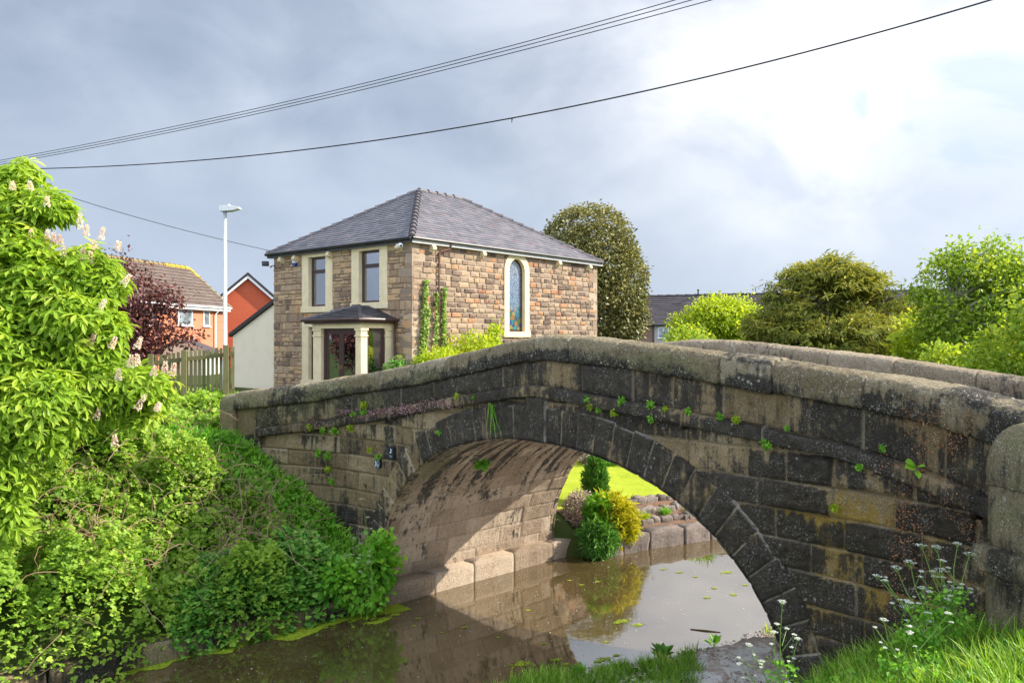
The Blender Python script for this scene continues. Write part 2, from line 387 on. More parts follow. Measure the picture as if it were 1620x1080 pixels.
# ---- the ring of voussoirs (face and the first strip of soffit) on each side
def ring_mesh(name, far=False):
    sa = np.arange(0, AS[-1], .009); rr = np.concatenate([[-1.], np.linspace(0, 1, 22 if not far else 6), [1.]])
    A_, R_ = np.meshgrid(sa, rr, indexing='ij')
    t0, z0 = np.interp(A_, AS, AT), np.interp(A_, AS, AZ); nx, nz = np.interp(A_, AS, AN[:, 0]), np.interp(A_, AS, AN[:, 1]); th = np.interp(A_, AS, RING)
    Rc = np.clip(R_, 0, 1)
    mid = AS[-1]/2; jj = mid+np.concatenate([np.arange(-30, 0)*.27-.165, np.arange(0, 30)*.27+.165])
    j, e = edged(A_, jj); rnd = hsh(j, 7); r2 = hsh(j, 9)
    key = abs(A_-mid) < .166
    th = np.where(key, .60, th*(1+.10*(rnd-.5)))
    th = np.where(key & (A_ > 0), np.minimum(th, zstr(t0)+.02-z0), th)
    T_ = t0+nx*th*Rc; Z_ = z0+nz*th*Rc
    er = np.minimum(e, np.minimum(Rc*th, (1-Rc)*th)+.004)
    off = .035+key*.03+(sstep(0, .02, er)-1)*.03+(rnd-.5)*.016+.03*r2*sstep(0, .05, er)+.05*sstep(0, .04, er)*(fbm(A_*13, Rc*6, r2*7, 5, 5, .65)-.5)
    off = np.where(R_ > 1-1e-6, off, off)
    last = np.zeros_like(R_, bool); last[:, -1] = True; first = np.zeros_like(R_, bool); first[:, 0] = True
    off = np.where(last, -.05, np.where(first, -.10, off))
    if far:
        q = ts(T_, np.full_like(T_, 4.1)+off); X, Y = q[..., 0], q[..., 1]
    else: X, Y = plan(T_, off)
    so = .70+(rnd-.5)*.40+.6*(fbm(T_*3, Z_*3, 2., 3, 2)-.5)-.3*(1-sstep(0, .02, e))
    so = so-.30*sstep(1.6, .2, T_)
    return from_arrays(name, np.stack([X, Y, Z_], -1), [grid_faces(*A_.shape, flip=far)], M_ring, bridge, True,
                pattr=dict(stone=rnd, soot=so, alga=np.full(A_.shape, .08), joint=(1-sstep(0, .014, e))*(.35+.65*(hsh(j, 3) > .4))+.7*(1-sstep(0, .012, (1-Rc)*th))*(fbm(A_*3, Rc, 0., 2, 3) > .45), ochre=.25+.2*(T_ > 6)))
ring_mesh('arch_ring'); ring_mesh('arch_ring', True)
# ---- barrel of the arch
sa = np.arange(0, AS[-1], .02); ss = np.arange(-.06, 4.13, .02)
A_, S_ = np.meshgrid(sa, ss, indexing='ij')
t0, z0 = np.interp(A_, AS, AT), np.interp(A_, AS, AZ); nx, nz = np.interp(A_, AS, AN[:, 0]), np.interp(A_, AS, AN[:, 1])
ca = joints_of(0, AS[-1]+.4, .30, .05, rg); ci, ez = edged(A_, ca); ej = np.zeros_like(A_); ji = np.zeros_like(ci)
for c in range(1, len(ca)):
    jj = joints_of(-1-rg.random()*.5, 5, .62, .3, rg); k = ci == c; a, b = edged(S_[k], jj); ji[k] = a; ej[k] = b
edge = np.minimum(ez, ej); rnd = hsh(ji, ci, 4)
up = sstep(-3.1, -1.9, z0)
strk = fbm(S_*8, A_*.7, 1., 5, 21, .6)
off = -(sstep(0, .025, edge)-1)*.014+.012*(rnd-.5)+(.012+.05*up)*(strk-.5)+.02*(fbm(A_*8, S_*8, 0., 4, 2)-.5)
T_ = t0+nx*off; Z_ = z0+nz*off; q = ts(T_, S_)
left = t0 < 3.5
soot = .14+up*(.20+2.4*(strk-.47))+(rnd-.5)*.3+.4*(~left)+.7*(fbm(S_*2, A_*2, 3., 4, 4)-.5)
alga = -.05+.75*sstep(1.1, .1, S_)*sstep(-3.2, -2.2, z0)*(1-sstep(-1.6, -1.4, z0))*(.3+fbm(S_*2, A_*2, 5., 3, 1))
from_arrays('arch_soffit', np.concatenate([q, Z_[..., None]], -1), [grid_faces(*A_.shape)], M_vault, bridge, True,
            pattr=dict(stone=rnd, soot=soot, alga=alga, joint=(1-sstep(0, .018, edge))*.55, ochre=np.zeros_like(A_)+.1*up))
# ---- string course
def sweep(name, prof, zfun, tr, mean, m, fn, amp=.02, seed=1, soot=.3, alga=.1, gap=.02, flip=False, du=.0135, peak=None):
    u = np.arange(tr[0], tr[1]+.001, du); rg = np.random.default_rng(seed)
    jj = joints_of(tr[0], tr[1]+mean, mean, .25, rg); k = np.arange(len(prof))
    U, K = np.meshgrid(u, k, indexing='ij'); prof = np.asarray(prof); O, H = prof[K, 0], prof[K, 1]
    pn = np.gradient(prof, axis=0); pn = np.stack([-pn[:, 1], pn[:, 0]], -1); pn /= np.linalg.norm(pn, axis=1)[:, None]+1e-9
    if pn[len(pn)//2, 1] < 0: pn = -pn
    j, e = edged(U, jj); rnd = hsh(j, seed, 6)
    d = (sstep(0, gap*.7, e)-1)*.045+(rnd-.5)*.02+amp*1.1*(fbm(U*5, K*.28, seed, 3, 3)-.5)+amp*1.3*(fbm(U*22, K*.9, seed, 4, 7, .65)-.5)
    O = O+pn[K, 0]*d; Z = zfun(U)+H+pn[K, 1]*d
    X, Y = fn(U, O)
    ends = [np.array([np.arange(len(prof))])[:, ::(-1 if not flip else 1)], (np.arange(len(prof))+(len(u)-1)*len(prof))[None][:, ::(1 if not flip else -1)]]
    so = soot(U, H)+(rnd-.5)*.3 if callable(soot) else soot+1.2*(fbm(U*1.2, K*.1, seed, 4, 9)-.5)+(rnd-.5)*.3
    al = alga(U, H) if callable(alga) else alga+0*U
    return from_arrays(name, np.stack([X, Y, Z], -1), [grid_faces(*U.shape, flip=flip)]+ends, m, bridge, True,
                pattr=dict(stone=rnd, soot=so, alga=al, joint=(1-sstep(0, gap*.5, e))*(hsh(j, 5) > .7), ochre=np.zeros_like(U)+.15))
sp = [(-.05,0),(.03,0),(.075,.002),(.090,.008),(.094,.03),(.095,.07),(.094,.11),(.088,.135),(.065,.147),(0,.152),(-.05,.155)]
sweep('string_course', sp, zstr, (-3.15, T1), .95, M_stone, lambda u, o: plan(u, o), .014, 4, .62, .10, .015, flip=True)
# ---- parapet course between string and coping, with its inner face
def pwall(name, fn, tr, zb, zt, mean, seed, soot):
    u = np.arange(tr[0], tr[1], .0135); v = np.linspace(0, 1, 32); U, V = np.meshgrid(u, v, indexing='ij'); rg = np.random.default_rng(seed)
    jj = joints_of(tr[0]-.2, tr[1]+1, mean, .35, rg); b, t_ = zb(U), zt(U); Z = b+(t_-b)*V; H = t_-b
    j, e = edged(U, jj); edge = np.minimum(e, np.minimum(V, 1-V)*H+.002); rnd = hsh(j, seed, 8)
    off = (sstep(0, .03, edge)-1)*.025+(rnd-.5)*.03+.05*rnd*sstep(0, .1, edge)*fbm(U*5, Z*6, rnd*3, 5, 5)+.02*(fbm(U*12, Z*12, 0., 4, 6)-.5)
    X, Y = fn(U, off)
    return from_arrays(name, np.stack([X, Y, Z], -1), [grid_faces(*U.shape)], M_stone, bridge, True,
                pattr=dict(stone=rnd, soot=soot+.03+(rnd-.5)*.48+1.0*(fbm(U*1.3, Z*2, seed, 4, 3)-.5)+.5*(fbm(U*5, Z*.8, seed, 4, 5)-.5)-.25*(1-sstep(0, .03, edge)), alga=.22+.2*(U < 0)+0*U, joint=(1-sstep(0, .018, edge))*.8, ochre=.25+0*U))
pwall('parapet_wall', lambda u, o: plan(u, o), (T0+.02, T1), lambda t: np.where(t > -3.1, zstr(t)+STR_H, zstr(t)-.5), lambda t: ztop(t)-COPE_H+.01, .78, 12, .58)
pwall('parapet_inner_wall', lambda u, o: plan(u, -.40-o), (T0+.02, T1), lambda t: zstr(t)-.2, lambda t: ztop(t)-COPE_H+.01, .78, 15, .2)
# ---- rounded coping
th = np.linspace(0, math.pi, 21)
cp = [(.0, -COPE_H+.004), (.045, -COPE_H+.002), (.06, -COPE_H+.02), (.066, -COPE_H+.08), (.068, -COPE_H+.13), (.068, -.17)]
cp += [(-.20+.268*np.sign(math.cos(a))*abs(math.cos(a))**.55, -.14+.14*math.sin(a)**.85) for a in th]
cp += [(-.468, -COPE_H+.08), (-.455, -COPE_H+.01), (-.42, -COPE_H)]
cope_soot = lambda U, H: .18+1.7*(fbm(U*1.6, H*3.5, 7., 5, 31, .6)-.46)+.55*sstep(-.06, -.32, H)
cope_alga = lambda U, H: .32+1.1*(fbm(U*1.1, H*4, 4., 4, 12)-.5)-.25*sstep(5.5, 8, U)-.3*sstep(-.12, -.02, H)+.15*sstep(0, -2, U)
sweep('coping', cp, ztop, (T0-.02, T1), .80, M_cope, lambda u, o: plan(u, o), .022, 9, cope_soot, cope_alga, .03, flip=True)
# ---- left end pier closing the wing
e0 = np.array(plan(T0-.02)); 
mb = MB(); x0, y0 = plan(T0+.05, -.42); x1, y1 = plan(T0+.05, .04); x2, y2 = plan(T0-.3, .06); x3, y3 = plan(T0-.3, -.42)
mb.raw([(x0,y0,-2.7),(x1,y1,-2.7),(x2,y2,-2.7),(x3,y3,-2.7),(x0,y0,-1.38),(x1,y1,-1.38),(x2,y2,-1.38),(x3,y3,-1.38)], [[0,1,2,3][::-1],[4,5,6,7],[0,1,5,4],[1,2,6,5],[2,3,7,6],[3,0,4,7]])
def flat_attrs(o, stone=.5, soot=.2, alga=.3, ochre=.1, joint=0.):
    me = o.data; nv = len(me.vertices); c = np.zeros(nv*3); me.vertices.foreach_get('co', c); c = c.reshape(-1, 3)
    f = fbm(c[:, 0]*2+9, c[:, 1]*2+9, c[:, 2]*2+9, 4, 3)-.5
    for k, v in dict(stone=stone, soot=soot+1.2*f, alga=alga-.8*f, joint=joint, ochre=ochre).items():
        a = me.attributes.new(k, 'FLOAT', 'POINT'); a.data.foreach_set('value', np.broadcast_to(np.asarray(v, np.float32), nv).copy())
    return o
def rough_block(pts_top_bottom, z0, z1, name, mat_, parent, amp=.02, round_top=0., soot=.2, alga=.3, seed=0, res=.05, stone=.5):
    """a worn squared stone: quad plan (4 corners, anticlockwise), subdivided sides with eased edges"""
    P = np.array(pts_top_bottom, float); nz = max(3, int((z1-z0)/res)); per = []
    for i in range(4):
        a, b = P[i], P[(i+1) % 4]; k = max(3, int(np.linalg.norm(b-a)/res))
        per += [a+(b-a)*j/k for j in range(k)]
    per = np.array(per); c = P.mean(0); m_ = len(per)
    lev = [(0., 1.)]; 
    zs = list(np.linspace(z0, z1, nz))
    rows = []
    h = z1-z0
    for q in zs:
        w = 1-.03*(1 if (q-z0 < .001 or (z1-q < .001 and not round_top)) else 0)
        if round_top and q > z1-round_top: w = math.sqrt(max(.0, 1-((q-(z1-round_top))/round_top)**2))*.95+.05
        rows.append((w, q))
    if round_top:
        rows = [r for r in rows if r[1] <= z1-round_top+1e-6]+[(math.cos(a)**.7*.98+.02, z1-round_top+round_top*math.sin(a)) for a in np.linspace(.1, math.pi/2-.06, 9)]
    V = []
    for w, q in rows:
        d = c+(per-c)*w; V.append(np.column_stack([d, np.full(m_, q)]))
    V = np.array(V); nr = len(V)
    nrm = V-np.array([*c, (z0+z1)/2]); nrm /= np.linalg.norm(nrm, axis=-1)[..., None]
    V += nrm*(amp*2*(fbm(V[..., 0]*6+seed, V[..., 1]*6, V[..., 2]*6, 4, 2)-.5))[..., None]
    i = np.arange(nr-1)[:, None]*m_; j = np.arange(m_)[None]; k = (j+1) % m_
    Q = np.stack([i+j, i+k, i+m_+k, i+m_+j], -1).reshape(-1, 4)
    V = V.reshape(-1, 3); top = len(V); V = np.vstack([V, [*c, V[-m_:, 2].mean()+.004]])
    Tn = [[top, (nr-1)*m_+a, (nr-1)*m_+(a+1) % m_] for a in range(m_)]
    return V, Q, Tn
def block_obj(name, plan4, z0, z1, mat_, parent, **kw):
    fk = {k: kw.pop(k) for k in ('soot', 'alga', 'stone', 'ochre') if k in kw}
    V, Q, Tn = rough_block(plan4, z0, z1, name, mat_, parent, **kw)
    return flat_attrs(from_arrays(name, V, [Q, Tn], mat_, parent, True), **fk)
lp = [plan(T0+.0, -.42), plan(T0-.32, -.42), plan(T0-.34, .07), plan(T0+.0, .07)][::-1]
pier = block_obj('end_pier', lp, -2.7, -1.40, M_stone, bridge, amp=.01, alga=.5, soot=.3)
V, Q, Tn = rough_block(lp, -1.395, -1.055, '', None, None, amp=.02, round_top=.2)
flat_attrs(from_arrays('cap_stone', V, [Q, Tn], M_cope, pier, True), alga=.6, soot=.1)
# ---- right hand pillar ending the wing
def rect(cx, cy, hw, hd, a):
    c, s = math.cos(a), math.sin(a); return [(cx+x*c-y*s, cy+x*s+y*c) for x, y in ((-hw,-hd),(hw,-hd),(hw,hd),(-hw,hd))]
pc = (4.03, 5.72); pa = math.radians(7)
pil = block_obj('end_pillar', rect(*pc, .36, .34, pa), -1.57, -1.115, M_cope, bridge, amp=.012, soot=.24, alga=.50)
for nm, hw, z0, z1, rt in (('cap_stone', .365, -1.108, -.60, .34), ('ledge_stone', .44, -1.755, -1.575, 0), ('lower_shaft', .365, -2.75, -1.76, 0)):
    V, Q, Tn = rough_block(rect(*pc, hw, hw-.02, pa), z0, z1, '', None, None, amp=.014, round_top=rt, seed=hw*9)
    flat_attrs(from_arrays(nm, V, [Q, Tn], M_cope, pil, True), alga=.45 if rt else .55, soot=.22 if nm != 'ledge_stone' else .35)
# ---- far side: face, parapet, coping
u = np.linspace(-6, 12, 260); low = np.interp(u, AT[AZ > -4.3], AZ[AZ > -4.3], left=-4.9, right=-4.9)
V_ = np.linspace(0, 1, 12)[None]; ZZ = low[:, None]*(1-V_)+(zstr(u)+.3)[:, None]*V_; UU = np.repeat(u[:, None], 12, 1)
q = ts(UU, np.full_like(UU, 4.08)); h_ = fbm(UU*2, ZZ*3, 0., 3, 1)
from_arrays('far_spandrel_wall', np.concatenate([q, ZZ[..., None]], -1), [grid_faces(*UU.shape, flip=True)], M_stone, bridge, True,
            pattr=dict(stone=h_, soot=h_-.2, alga=.2+0*h_, joint=0*h_, ochre=0*h_))
def farfn(u, o): q = ts(u, 3.70+o*-1.0); return q[..., 0], q[..., 1]      # o positive = towards the camera
FAR = np.array([[-6,-1.55],[-3,-1.0],[.6,-.42],[2.2,-.17],[3.0,-.035],[3.5,-.01],[4.4,-.06],[6.57,-.27],[8,-.47],[9.5,-.68],[12,-1.05]])
zfar = lambda t: (np.interp(t-.3, FAR[:, 0], FAR[:, 1])+np.interp(t+.3, FAR[:, 0], FAR[:, 1])+np.interp(t, FAR[:, 0], FAR[:, 1]))/3
sweep('far_coping', cp, zfar, (-6, 12), .95, stone_mat('far_coping_gritstone', tan=((.13,.095,.06),(.26,.20,.13),(.42,.34,.24)), lich=.6), farfn, .018, 19,
      lambda U, H: .0+1.2*(fbm(U, H*2, 2., 4, 8)-.5)+.35*sstep(-.12, -.3, H), lambda U, H: -.05+.6*(fbm(U*1.1, H*4, 4., 4, 2)-.5)+0*U, .02, flip=True)
pwall('far_parapet_wall', farfn, (-6, 12), lambda t: zfar(t)-1.2, lambda t: zfar(t)-COPE_H+.01, .85, 22, .15)
u = np.linspace(-9, 14, 160); s_ = np.linspace(.2, 3.95, 8); UU, S2 = np.meshgrid(u, s_, indexing='ij')
q = ts(UU, S2); zd = np.interp(UU, [-9, -4.2, -3], [-1.95, -1.95, -1.72])*(UU < -3)+np.where(UU >= -3, zstr(UU)+.06, 0)
def asphalt(name, c=.06):
    m, n = newmat(name); oc = n.add('ShaderNodeTexCoord').outputs['Object']; f = n.noise(oc, 60, 4, .7); g = n.noise(oc, 1.2, 4, .6)
    finish(n, n.ramp(n.math('ADD', n.math('MULTIPLY', f, .6), n.math('MULTIPLY', g, .4)), [(.3, (c*.7,)*3), (.7, (c*1.5, c*1.45, c*1.35))]), .85, f, .4, .01); return m
M_road = asphalt('lane_asphalt')
from_arrays('road_deck', np.concatenate([q, zd[..., None]], -1), [grid_faces(*UU.shape, flip=True)], M_road, bridge, True)
# ---- ledge of big stones along the foot of the arch
rg = np.random.default_rng(5); s_ = -.15; lb = []; lq = []; lt = []; k = 0; at_s = []
while s_ < 5.0:
    w = .75+.35*rg.random(); th_ = -.34 if s_ < 4 else -.34
    P4 = [ts(-.5, s_+.008), ts(.05+.02*rg.random(), s_+.008), ts(.06+.02*rg.random(), s_+w-.008), ts(-.5, s_+w-.008)]
    V, Q, Tn = rough_block(P4, -4.72, -4.05+.02*rg.random(), '', None, None, amp=.014, seed=s_*3, res=.06)
    lb.append(V); lq.append(Q+k); lt.append(np.array(Tn)+k); k += len(V); at_s.append(np.full(len(V), rg.random())); s_ += w
flat_attrs(from_arrays('plinth_ledge', np.vstack(lb), [np.vstack(lq), np.vstack(lt)], M_vault, bridge, True), stone=np.concatenate(at_s), soot=.02, alga=.12)

# ---- plates on the bridge
M_plate = simple('dark_enamel', (.012, .02, .03), .35, .2, 20, .05, .5)
M_pale = simple('pale_blue_print', (.30, .36, .38), .5, .1, 30, .05)
M_white = simple('white_enamel', (.75, .77, .78), .5, .05, 30, .05)
def plate_frame(t, z, off): 
    x, y = plan(t, off); h = float(np.interp(t, PT, head)); return np.array([x, y, z]), np.array([math.cos(h), math.sin(h), 0]), np.array([math.sin(h), -math.cos(h), 0])
def find_t(px, off=0.):
    tt = np.linspace(-4, 9.4, 3000); x, y = plan(tt, off); return tt[np.argmin(abs(x/y*F+810-px))]
tp = find_t(600.5); d_ = plan(tp)[1]; O, ux, no = plate_frame(tp, (HZ-732.5)/F*d_, .055)
pl = empty('number_plate', 'small round dark bridge number plate reading 16 in white', 'sign', O)
fnp = lambda a, b, d: O+ux*a+np.array([0, 0, 1.])*b+no*d
R_ = .088; ang = np.linspace(0, 2*math.pi, 33)[:-1]
MB().prism([(R_*math.cos(a)*.93, R_*math.sin(a)) for a in ang], -.05, .006, fnp).build('plate', M_plate, pl)
mb = MB(); rim = np.array([fnp(R_*.93*math.cos(a)*.93, R_*.93*math.sin(a), .009) for a in np.append(ang, 0)]); mb.tube(rim, .004, 5).build('rim', M_pale, pl)
def stroke(mb, pts, r, fn, d=.009): mb.tube(np.array([fn(a, b, d) for a, b in pts]), r, 5)
mb = MB(); stroke(mb, [(-.042, .030), (-.030, .048), (-.030, -.048)], .0065, fnp); mb.build('digit', M_white, pl)
mb = MB(); stroke(mb, [(.044, .040), (.026, .049), (.008, .034), (.002, .0), (.004, -.032), (.022, -.049), (.042, -.036), (.045, -.012), (.026, .004), (.006, -.010)], .0055, fnp); mb.build('digit', M_white, pl)
tp2 = find_t(623.5); d_ = plan(tp2)[1]; O2, ux2, no2 = plate_frame(tp2, (HZ-716)/F*d_, .06)
pq = empty('trust_plaque', 'small dark rectangular plaque with a white curved emblem beside the number plate', 'sign', O2)
fq = lambda a, b, d: O2+ux2*a+np.array([0, 0, 1.])*b+no2*d
MB().prism([(-.065, -.10), (.065, -.10), (.065, .10), (-.065, .10)], -.05, .006, fq).build('plaque', M_plate, pq, bevel=.006)
mb = MB(); mb.tube([fq(a, b, .009) for a, b in [(-.012, .075), (.006, .068), (.016, .045), (.014, .02), (-.004, .006), (-.016, .014), (-.01, .03)]], [.003, .006, .010, .012, .012, .007, .002], 5).build('emblem', M_white, pq)
mb = MB()
for i, w in enumerate((.045, .036)): mb.prism([(-w, -.042-.022*i), (w, -.042-.022*i), (w, -.034-.022*i), (-w, -.034-.022*i)], .006, .0085, fq)
mb.build('text_line', M_pale, pq)
# ================================================================== GROUND, WATER
def eL(s): return np.interp(s, [-20,-8,-4,0,4.1,4.5,6,8.5,10,12,15,20,30], [-.9,-.5,-.2,0,.05,.62,.90,1.62,2.8,5.2,9,17,34])
def eR(s): return np.interp(s, [-20,-3,-.6,0,1,2.6,4.1,6,8,10,12,15,20,30], [3.4,3.7,4.0,4.35,4.8,5.1,5.1,5.5,6.8,9,12.5,18,28,48])
def Hts(t, s):
    t = np.asarray(t, float); s = np.asarray(s, float)
    dl = eL(s)-t; dr = t-eR(s)
    near = np.interp(dl, [0, .12, 1.0, 2.0, 3.3, 4.6, 8], [-5., -4.2, -3.55, -2.85, -2.05, -1.82, -1.8])
    gard = np.interp(dl, [0, .1, .55, 1.5, 6, 8.5, 11, 14], [-5., -4.2, -4.08, -3.72, -3.40, -2.9, -2.15, -2.05])
    left = near+(gard-near)*sstep(4.2, 4.9, s)
    base = np.interp(dr+0*s, [0, .12, 2.0], [-5., -4.1, -4.08])
    bank = np.interp(t, [6.9, 7.2, 7.5, 8.2, 9.0, 10.9, 14], [0, .35, .85, 1.38, 1.82, 2.35, 2.42])
    bank = bank*(1-sstep(4.1, 5.2, s))+np.interp(dr, [2.2, 4.5, 7], [0, 1.6, 2.05])*sstep(4.1, 5.2, s)
    right = base+bank
    z = np.where(dl > 0, left, np.where(dr > 0, right, -5.2))
    return z
def Hxy(x, y): return Hts(*inv_ts(x, y))
tt = np.unique(np.concatenate([np.arange(-9, 12.5, .13), np.arange(-30, -9, .8), np.arange(12.5, 40, .8), np.linspace(-900, -30, 22), np.linspace(40, 900, 22)]))
s2 = np.unique(np.concatenate([np.arange(-8, 13, .13), np.arange(-30, -8, .8), np.arange(13, 45, .8), np.linspace(-900, -30, 22), np.linspace(45, 900, 22)]))
A_, B_ = np.meshgrid(tt, s2, indexing='ij'); Z = Hts(A_, B_)
Z = Z+np.where(Z > -4.9, .05*(fbm(A_*1.5, B_*1.5, 0., 4, 2)-.5), 0)
q = ts(A_, B_)
far = np.hypot(q[..., 0], q[..., 1]-20); Z = np.where(far > 60, np.minimum(Z, -2.2)-.25*sstep(60, 120, far), Z)
Z = np.where(far > 60, np.maximum(Z, -2.6), Z)
m_ground, n = newmat('ground_soil_and_grass'); oc = n.add('ShaderNodeTexCoord').outputs['Object']
f = n.noise(oc, 1.1, 6, .65); f2 = n.noise(oc, 30, 4, .7)
c = n.ramp(n.math('ADD', n.math('MULTIPLY', f, .6), n.math('MULTIPLY', f2, .4)), [(.35, (.035, .05, .012)), (.5, (.055, .085, .018)), (.65, (.08, .07, .035))])
finish(n, c, .95, f2, .6, .03, .1)
g = from_arrays('ground', np.concatenate([q, Z[..., None]], -1), [grid_faces(*A_.shape)], m_ground, smooth=True); g['kind'] = 'structure'
# water
m_water, n = newmat('silty_canal_water'); oc = n.add('ShaderNodeTexCoord').outputs['Object']
w1_ = n.noise(n.mapping(oc, (1, 1, 1)), 1.3, 3, .5); w2_ = n.noise(oc, 9, 3, .5); sp_ = n.noise(oc, 70, 2, .6)
c = n.mix(n.ramp(w1_, [(.35, 0), (.65, 1)]), (.070, .048, .019), (.098, .068, .029))
c = n.mix(n.ramp(sp_, [(.70, 0), (.76, .6)]), c, (.30, .30, .14))
hb = n.math('ADD', n.math('MULTIPLY', w1_, .6), n.math('MULTIPLY', w2_, .10))
finish(n, c, .035, hb, .10, .04, .75, extra={'IOR': 2.9})
a = ts(np.array([-2., -2., 40., 40.]), np.array([-30., 34., 34., -30.])*1.)
wt = from_arrays('canal_water', np.column_stack([a, np.full(4, WATER)]), [[[0, 3, 2, 1]]], m_water); wt['kind'] = 'structure'
# towpath
def patch_sheet(name, t_, s_, dz, m, keep):
    A_, B_ = np.meshgrid(t_, s_, indexing='ij'); Z = Hts(A_, B_)+.05*(fbm(A_*1.5, B_*1.5, 0., 4, 2)-.5)+dz+.02*(fbm(A_*7, B_*7, 0., 3, 5)-.5)
    k = keep(A_, B_); mk = k[:-1, :-1] & k[1:, 1:]
    o = from_arrays(name, np.concatenate([ts(A_, B_), Z[..., None]], -1), [grid_faces(*A_.shape, mask=mk)], m, smooth=True); o['kind'] = 'structure'; return o
m_path, n = newmat('trodden_gravel_path'); oc = n.add('ShaderNodeTexCoord').outputs['Object']
f = n.noise(oc, 2.2, 5, .65, .6); f2 = n.noise(oc, 45, 5, .75); f3 = n.noise(oc, 9, 5, .7)
c = n.ramp(n.math('ADD', n.math('MULTIPLY', f3, .5), n.math('MULTIPLY', f2, .5)), [(.3, (.20, .15, .12)), (.5, (.56, .46, .39)), (.68, (.88, .80, .72))])
c = n.mix(n.ramp(n.math('ADD', f, n.math('MULTIPLY', n.math('SUBTRACT', f3, .5), .5)), [(.46, 0), (.56, .85)]), c, (.86, .85, .82))
finish(n, c, .9, f2, 1., .02, .15)
patch_sheet('towpath', np.arange(4.2, 7.1, .05), np.arange(-7, 12, .05), .035, m_path, lambda t, s: (t > eR(s)+.14+.12*fbm(s*3, t, 0., 3, 7)+.55*sstep(1.2, .4, s)) & (t < 6.9+.15*(fbm(s*4, t, 3., 3, 7)-.5)))
def grassmat(name, a, b, c):
    m, n = newmat(name); oc = n.add('ShaderNodeTexCoord').outputs['Object']
    f = n.noise(n.mapping(oc, (1, 1, 1)), 1.1, 4, .6); f2 = n.noise(n.mapping(oc, (30, 30, 30)), 1.5, 5, .75)
    finish(n, n.ramp(n.math('ADD', n.math('MULTIPLY', f, .45), n.math('MULTIPLY', f2, .55)), [(.32, a), (.5, b), (.68, c)]), .85, f2, .8, .03, .15); return m
M_lawn = grassmat('mown_lawn', (.20, .27, .015), (.33, .39, .025), (.46, .48, .05))
patch_sheet('lawn', np.arange(-12, 14, .12), np.arange(4.9, 15, .12), .03, M_lawn, lambda t, s: (eL(s)-t > 1.45) & (eL(s)-t < 6.0+.7*np.sin(s*.7)) & (t > -7))
M_soil = simple('bed_soil', (.16, .09, .055), .95, .4, 9, .8)
patch_sheet('garden_bed', np.arange(-14, 14, .2), np.arange(4.6, 15, .2), .015, M_soil, lambda t, s: (eL(s)-t > .3) & (eL(s)-t < 9))

# ================================================================== CANAL EDGES AND ROCKERY
def stone_row(mb_list, line, z0, z1, depth, w0, w1, rg, amp=.02, res=.07, lean=0.):
    """worn coping stones laid along a polyline (xy); depth to the left of its direction"""
    line = np.array(line); seg = np.r_[0, np.cumsum(np.linalg.norm(np.diff(line, axis=0), axis=1))]; u = 0
    while u < seg[-1]-.2:
        w = w0+(w1-w0)*rg.random(); v = min(u+w, seg[-1])
        g_ = lambda q: np.array([np.interp(q, seg, line[:, 0]), np.interp(q, seg, line[:, 1])])
        a, b = g_(u+.012), g_(v-.012); d = (b-a)/np.linalg.norm(b-a); nn = np.array([-d[1], d[0]])
        j = .03*(rg.random()-.5)
        V, Q, Tn = rough_block([a+nn*j, b+nn*j, b+nn*depth, a+nn*depth], z0, z1+.05*(rg.random()-.5), '', None, None, amp=amp, seed=u*3+z1, res=res)
        mb_list.append((V, Q, Tn, rg.random())); u = v
def build_blocks(lst, name, m, label, cat, loc, **kw):
    k = 0; V = []; Q = []; T = []; st = []
    for a, b, c, s_ in lst: V.append(a); Q.append(np.array(b)+k); T.append(np.array(c)+k); st.append(np.full(len(a), s_)); k += len(a)
    o = flat_attrs(from_arrays(name, np.vstack(V), [np.vstack(Q), np.vstack(T)], m, None, True, loc=loc), stone=np.concatenate(st), **kw)
    return tag(o, label, cat)
rg = np.random.default_rng(8)
S_ = np.arange(-7, -.1, .3); lst = []
stone_row(lst, ts(eL(S_)+.04, S_)[::1], -4.75, -4.12, .5, .8, 1.2, rg)
build_blocks(lst, 'canal_edging', M_stone, 'dark mossy edging stones at the water under the bramble bank', 'stone edging', (*ts(-.2, -3.), WATER), soot=.5, alga=.4)
S_ = np.concatenate([np.arange(4.55, 9, .3), np.arange(9, 13, .3)]); lst = []
stone_row(lst, ts(eL(S_), S_), -4.75, -4.06, .42, .55, .95, rg, .05, .05)
M_garden = stone_mat('garden_gritstone', tan=((.13,.10,.085),(.24,.19,.16),(.36,.30,.26)), lich=.3)
build_blocks(lst, 'garden_bank_coping', M_garden, 'curved row of worn grey coping stones at the garden water edge beyond the arch', 'stone edging', (*ts(.8, 7.), WATER), soot=.12, alga=.15)
lst = []
for row, (d_, z_) in enumerate(((.62, -3.95), (.98, -3.80), (1.36, -3.66))):
    S_ = np.arange(5.6 if row else 5.2, 12, .3)
    stone_row(lst, ts(eL(S_)-d_, S_), z_-.28, z_+.02, .24, .14, .44, rg, .09, .045)
build_blocks(lst, 'rockery_wall', M_garden, 'low stepped rockery of rough brown stones between lawn and canal', 'rockery', (*ts(.2, 8.), -4.), soot=.1, alga=.05)

